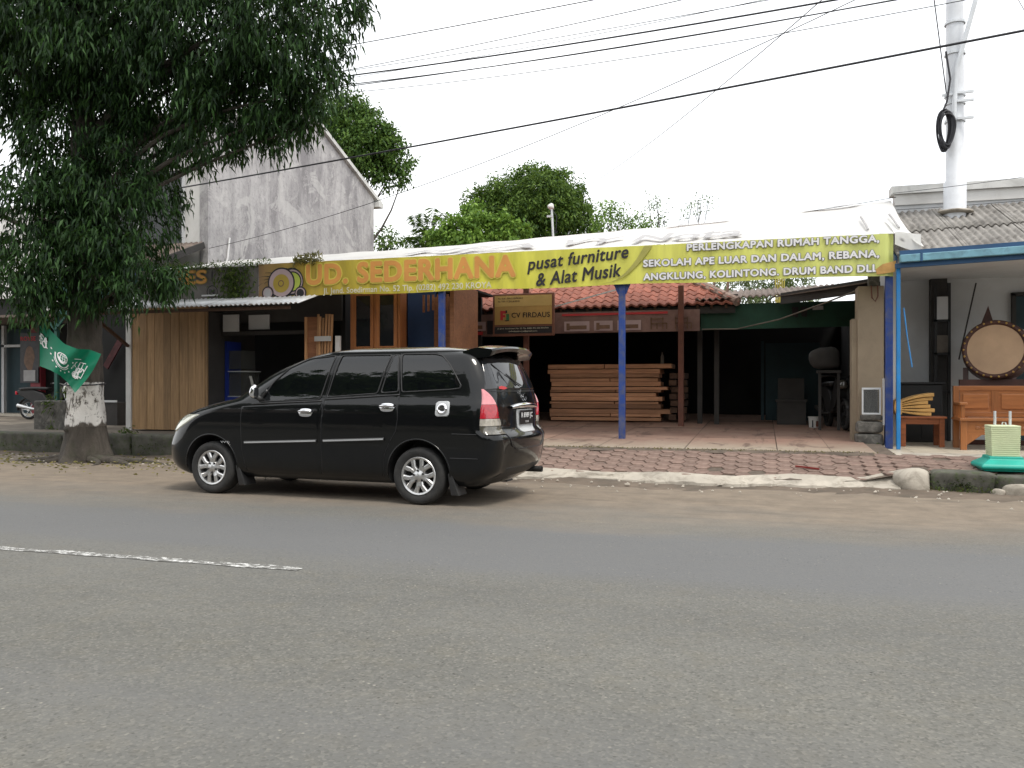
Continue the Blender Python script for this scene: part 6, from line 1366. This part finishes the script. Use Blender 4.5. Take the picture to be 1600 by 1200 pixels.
cbk = atZ(78, 672, .39); o = MB().box(cbk.x-.45, cbk.x+.42, cbk.y, cbk.y+.5, .36, 1.02).build('concrete_block', 'stone', bevel=.03); tag(o, 'grey concrete block standing on the terrace left of the street tree', 'block')
gp = thing('stall_counter', 'dim stall with red goods in the gap right of the trunk', 'stall', tuple(atY(182, 640, 16.5)))
a, b = atY(168, 645, 16.6), atY(197, 500, 16.6); MB().box(a.x-.3, b.x+.2, 16.6, 16.65, .4, b.z+.4).build('back', 'interior', gp); MB().box(a.x-.2, b.x+.1, 16.2, 16.6, .4, .95).build('counter', 'darkwall', gp); MB().box(a.x-.2, b.x+.1, 16.18, 16.2, .95, 1.0).build('counter_edge', 'greywall', gp)
MB().obox((a.x+.30, 16.45, 2.1), (.16, .04, .75), (0, .6, 0)).build('red_poster', M('dim_red', (.07, .014, .016), .7, var=.5, scale=9), gp)
MB().box(a.x-.1, a.x+.02, 16.1, 16.14, 1.65, 2.75).build('white_strip', 'greywall', gp)
# bushes by the trunk
def bush(label, c, clumps, dens, per, L, W, mat, cat='bush', stems=7):
    t = thing('bush', label, cat, c); foliage('leaves', clumps, dens, per, L, W, mat, t, hang=.2, spread=.12, out=.7); mb_ = MB()
    for cc_, r_ in clumps: mb_.tube([Vector(c)+Vector((random.uniform(-.1, .1), 0, 0)), Vector(cc_)], [.014, .006], 5)
    mb_.build('stems', 'bark', t); return t
c = atZ(98, 678, .3); bush('leafy green bush growing left of the whitewashed trunk', tuple(c), [(c+Vector((0, 0, .3)), (.3, .25, .3)), (c+Vector((.1, 0, .7)), (.26, .22, .25)), (c+Vector((-.15, -.05, .5)), (.22, .2, .2))], 130, 12, .12, .03, 'leaf_weed')
c = atZ(190, 702, .1); bush('small bright weed at the foot of the trunk on its right', tuple(c), [(c+Vector((0, 0, .22)), (.14, .12, .16)), (c+Vector((.05, 0, .38)), (.09, .09, .1))], 160, 9, .09, .035, 'leaf_weed')
for lab, x, y, z, w_ in (('low weeds at the foot of the stone pillar', 1.62, 14.45, .34, .38), ('sparse weeds under the mossy kerb stone', 2.3, 11.36, .03, .7)): weed(lab, x-w_/2, x+w_/2, y, z, 150, .05, h=.05)
t_ = thing('moss_line', 'thin line of moss and weeds along the terrace edge', 'weeds', (-2, 12.78, .35)); n = 900; leaves('leaf_tuft', np.stack([RNG.uniform(-4, 1.4, n)+.2*RNG.normal(size=n), 12.77+.03*RNG.normal(size=n), np.full(n, .37)], 1), RNG.normal(size=(n, 3))*.6+np.array([0, -.2, .5]), .035, .012, 'leaf_dry', t_)

# ================================================================== BACKGROUND TREES
def cl_px(lst, d): return [(tuple(atD(x, y, d+dd)), r_) for x, y, r_, dd in lst]
b = atD(835, 500, 37); tree('mango_tree', 'dense dark green round mango-like tree behind the tiled roof', (b.x, b.y, 0), tuple(atD(835, 340, 37)), .35,
    cl_px([(775, 308, .8, 0), (798, 296, .75, .5), (835, 287, .85, 0), (872, 290, .75, .3), (890, 305, .6, 0), (895, 330, .65, 0), (845, 310, 1.3, -.5), (800, 330, 1.2, -.6), (870, 335, 1.2, -.5), (760, 325, .9, 0), (905, 350, .7, -.4), (830, 355, 1.1, -.8), (864, 276, .38, 0), (842, 268, .35, 0)], 37), 130, 28, .17, .07, 'leaf_mango', hang=.3, spread=.28)
b = atD(735, 470, 30); tree('vine_tree', 'bright green vine covered tree left of the dense tree', (b.x, b.y, 0), tuple(atD(735, 390, 30)), .2,
    cl_px([(690, 362, .42, 0), (715, 352, .5, 0), (745, 352, .5, 0), (780, 355, .55, -.2), (800, 365, .5, -.2), (700, 380, .5, -.3), (740, 378, .6, -.4), (735, 332, .4, 2), (780, 378, .5, -.4)], 30), 170, 22, .15, .10, 'leaf_vine', hang=.5, spread=.2)
b = atD(515, 420, 33); tree('shade_tree', 'tall leafy green tree rising behind the concrete gable wall', (b.x, b.y, 0), tuple(atD(530, 240, 33)), .22,
    cl_px([(520, 175, .8, 0), (555, 185, .8, 0), (585, 205, .75, 0), (560, 225, .85, -.5), (605, 235, .6, 0), (625, 250, .45, 0), (628, 275, .28, 0), (590, 262, .5, 0), (600, 215, .45, 0), (530, 215, .8, 0), (548, 158, .35, 0), (612, 285, .2, 0), (575, 240, .6, .8), (545, 250, .6, .6), (598, 250, .45, .5)], 33), 150, 24, .15, .085, 'leaf_shade', hang=.4, spread=.25)
b = atD(970, 440, 33); tree('hedge_tree', 'loose mid green shrub tree right of the dense tree', (b.x, b.y, 0), tuple(atD(970, 370, 33)), .15,
    cl_px([(940, 345, .55, 0), (970, 345, .6, 0), (1000, 350, .55, 0), (940, 325, .35, 0), (1020, 358, .45, 0), (965, 330, .35, 0)], 33), 85, 14, .15, .06, 'leaf_vine', hang=.3, spread=.25)
for lab, x, y, k in (('thin sparse bare-branched sapling above the shrub tree', 1028, 330, 6), ('thin sparse sapling standing alone against the sky', 1092, 322, 5)):
    b = atD(x, 440, 32); tree('sapling', lab, (b.x, b.y, 0), tuple(atD(x, y+28, 32)), .06, cl_px([(x+random.uniform(-16, 16), y+random.uniform(-18, 22), .2, 0) for _ in range(k)], 32), 75, 7, .12, .04, 'leaf_mango', hang=.2, spread=.25)
b = atD(605, 450, 40); tree('far_tree', 'small dark far tree right of the concrete building', (b.x, b.y, 0), tuple(atD(605, 385, 40)), .15, cl_px([(600, 372, .6, 0), (615, 382, .6, 0), (592, 385, .6, 0), (640, 385, .3, 0)], 40), 60, 16, .18, .08, 'leaf_mango', hang=.3)
pm = atD(662, 400, 38); pt_ = thing('palm', 'palm fronds rising left of the vine covered tree', 'palm', (pm.x, pm.y, 0)); MB().tube([(pm.x, pm.y, 0), tuple(pm)], [.16, .12], 8).build('trunk', 'bark', pt_, smooth=True)
for k, (ex, ey) in enumerate(((646, 338), (660, 334), (678, 326), (694, 335), (640, 372), (690, 368))):
    e = atD(ex, ey, 38); ctrl = [pm+(e-pm)*t+Vector((0, 0, .25*math.sin(t*3))) for t in np.linspace(0, 1, 10)]; MB().tube(ctrl, [.03*(1-.8*t) for t in np.linspace(0, 1, 10)], 5).build('frond_rib', 'leaf_mango', pt_)
    n = 110; t = RNG.uniform(.15, 1, n); c_ = np.array([ctrl[0]+(ctrl[-1]-ctrl[0])*q+Vector((0, 0, .25*math.sin(q*3))) for q in t]); sd_ = RNG.choice([-1, 1], n)
    leaves('frond', c_, np.stack([sd_*.8+.1*RNG.normal(size=n), .2*RNG.normal(size=n), -.35+.2*RNG.normal(size=n)+.3*(1-t)], 1), .42, .035, 'leaf_mango', pt_)
b = atD(1200, 560, 27); tree('bamboo_grove_tree', 'pale green light leafed tree showing below the yellow banner', (b.x, b.y, 0), tuple(atD(1200, 470, 27)), .12,
    cl_px([(1160, 452, .5, 0), (1190, 445, .55, 0), (1225, 455, .5, 0), (1250, 450, .45, 0), (1180, 470, .5, 0), (1235, 475, .45, 0), (1210, 430, .5, 0), (1270, 465, .2, 0), (1120, 452, .4, .5), (1205, 465, .6, .5), (1170, 425, .5, .3), (1240, 425, .5, .3)], 27), 110, 16, .12, .045, 'leaf_pale', hang=.5, spread=.2)
for k in range(5):
    p = atD(1213+k*2.5, 500, 26.4); q = atD(1211+k*4, 400, 26.4); o = MB().tube([(p.x, p.y, 0), p, q], .022, 6).build('bamboo', M('bamboo_yellow', (.42, .36, .07), .6, var=.3, scale=6) if k == 0 else 'bamboo_y', smooth=True)
    if k == 0: G['bamboo_y'] = o.data.materials[0]
    tag(o, ORD[k]+' thin yellow bamboo from the left below the yellow banner', 'bamboo', 'yellow bamboo stems')
# small white lamp on a pipe over the ridge
p0, p1 = atD(866, 372, 25), atD(862, 326, 25); rl = thing('ridge_lamp', 'small white lamp on a grey pipe above the tiled ridge', 'lamp', tuple(p0)); MB().tube([p0-Vector((0, 0, .6)), p1], .035, 8).build('pipe', 'steel', rl, smooth=True)
rock(MB(), p1+Vector((-.02, 0, .06)), (.10, .09, .10), 4).build('lamp_head', 'white', rl, smooth='all'); MB().box(p1.x-.14, p1.x+.04, p1.y-.04, p1.y, p1.z-.26, p1.z-.20).build('bracket', 'steel', rl)
MB().tube([p1, p1+Vector((.16, 0, -.25)), p1+Vector((.12, 0, -.75)), p0+Vector((.1, 0, .2))], .012, 5).build('lead', 'blackcable', rl, smooth=True)

# ================================================================== OVERHEAD WIRES
def wire(label, a, b, r, sag=.0, n=24, mid=None):
    A_, B_ = atD(*a), atD(*b); ext = 1.45 if b[1] < 40 and b[0] < 1450 or b[0] > 1650 else 1.0; sag *= ext; B_ = A_+(B_-A_)*ext; pts = [A_+(B_-A_)*t+Vector((0, 0, -sag*4*t*(1-t))) for t in np.linspace(0, 1, n)]
    o = MB().tube(pts, r, 5).build('overhead_wire', 'blackcable', smooth='all'); return tag(o, label, 'wire')
wire('thick black service cable crossing from the gable wall to upper right', (262, 297, 18), (1720, 14, 9.2), .016, .06)
wire('topmost single wire above the bundle at upper centre', (330, 108, 18), (1100, -40, 13), .009, .05)
wire('thick black wire of the bundle joining the tree and top edge', (380, 138, 17), (1330, -22, 11), .014, .12)
wire('second wire of the bundle running just under the thick one', (380, 148, 17.5), (1380, -25, 11.5), .010, .20)
wire('third thin wire of the bundle at upper centre', (400, 135, 18), (1180, -40, 12), .007, .10)
wire('lowest wire of the bundle running to upper right', (400, 152, 17), (1500, -18, 11), .009, .10)
wire('fourth thin wire of the bundle close above the thick one', (385, 133, 18), (1290, -30, 12), .006, .10)
wire('fifth thin wire of the bundle sagging below the others', (390, 156, 17.6), (1420, -20, 11.4), .006, .26)
wire('sixth hair thin wire of the bundle at upper centre', (395, 143, 18.2), (1250, -34, 12.2), .005, .16)
wire('thin drop wire rising from the gable wall bracket', (327, 388, 18.4), (1260, -30, 11), .006, .45)
wire('faint thin wire rising from the dense tree crown', (916, 292, 36), (1290, -40, 14), .009, .3)
wire('slim wire hanging down to the cable coil on the pole', (1457, -20, 14.5), (1481, 165, 14.8), .010, 0)
wire('short wire in the upper right corner', (1580, -20, 14), (1625, 60, 13), .006, 0)
wire('thin wire passing before the utility pole foot', (1395, 302, 14.9), (1700, 258, 13.5), .005, .03)
wire('thin wire low over the corrugated porch roof', (1400, 328, 15.5), (1700, 300, 14), .005, .03)
wire('thin wire above the white tarpaulin ridge', (1060, 352, 17), (1400, 308, 15.6), .006, .06)

# ================================================================== ACROSS THE STREET, behind the camera (seen only as reflections in the car)
ah = thing('opposite_house', 'row of low houses across the street behind the viewer', 'building', (-4, -13, 0))
MB().box(-40, 30, -16, -12, 0, 4.6).build('wall', 'darkwall', ah); MB().add([(-41, -11.2, 4.4), (31, -11.2, 4.4), (31, -15, 6.8), (-41, -15, 6.8)], [(0, 1, 2, 3)]).build('roof', 'rusty', ah, solid=.1)
structure(MB().box(-150, 150, -30, -7, -.3, .12).build('opposite_pavement', 'cement'))
for i, (x, y, s_) in enumerate(((-21, -8.5, 2.1), (-15.5, -8.5, 1.9), (-9.5, -9, 1.05), (2.5, -9, 1.4), (12, -9.5, 1.7))):
    tree('opposite_tree', ('broad', 'second', 'middle', 'fourth', 'last')[i]+' roadside tree across the street behind the viewer', (x, y, 0), (x, y, 3.5*s_), .25, [((x+random.uniform(-2, 2), y+random.uniform(-1, 1), (4.0+random.uniform(-1.2, 1.6))*s_), 1.3*s_) for _ in range(8)], 24, 18, .42, .17, 'leaf_mango', 'trees across the street', hang=.5)
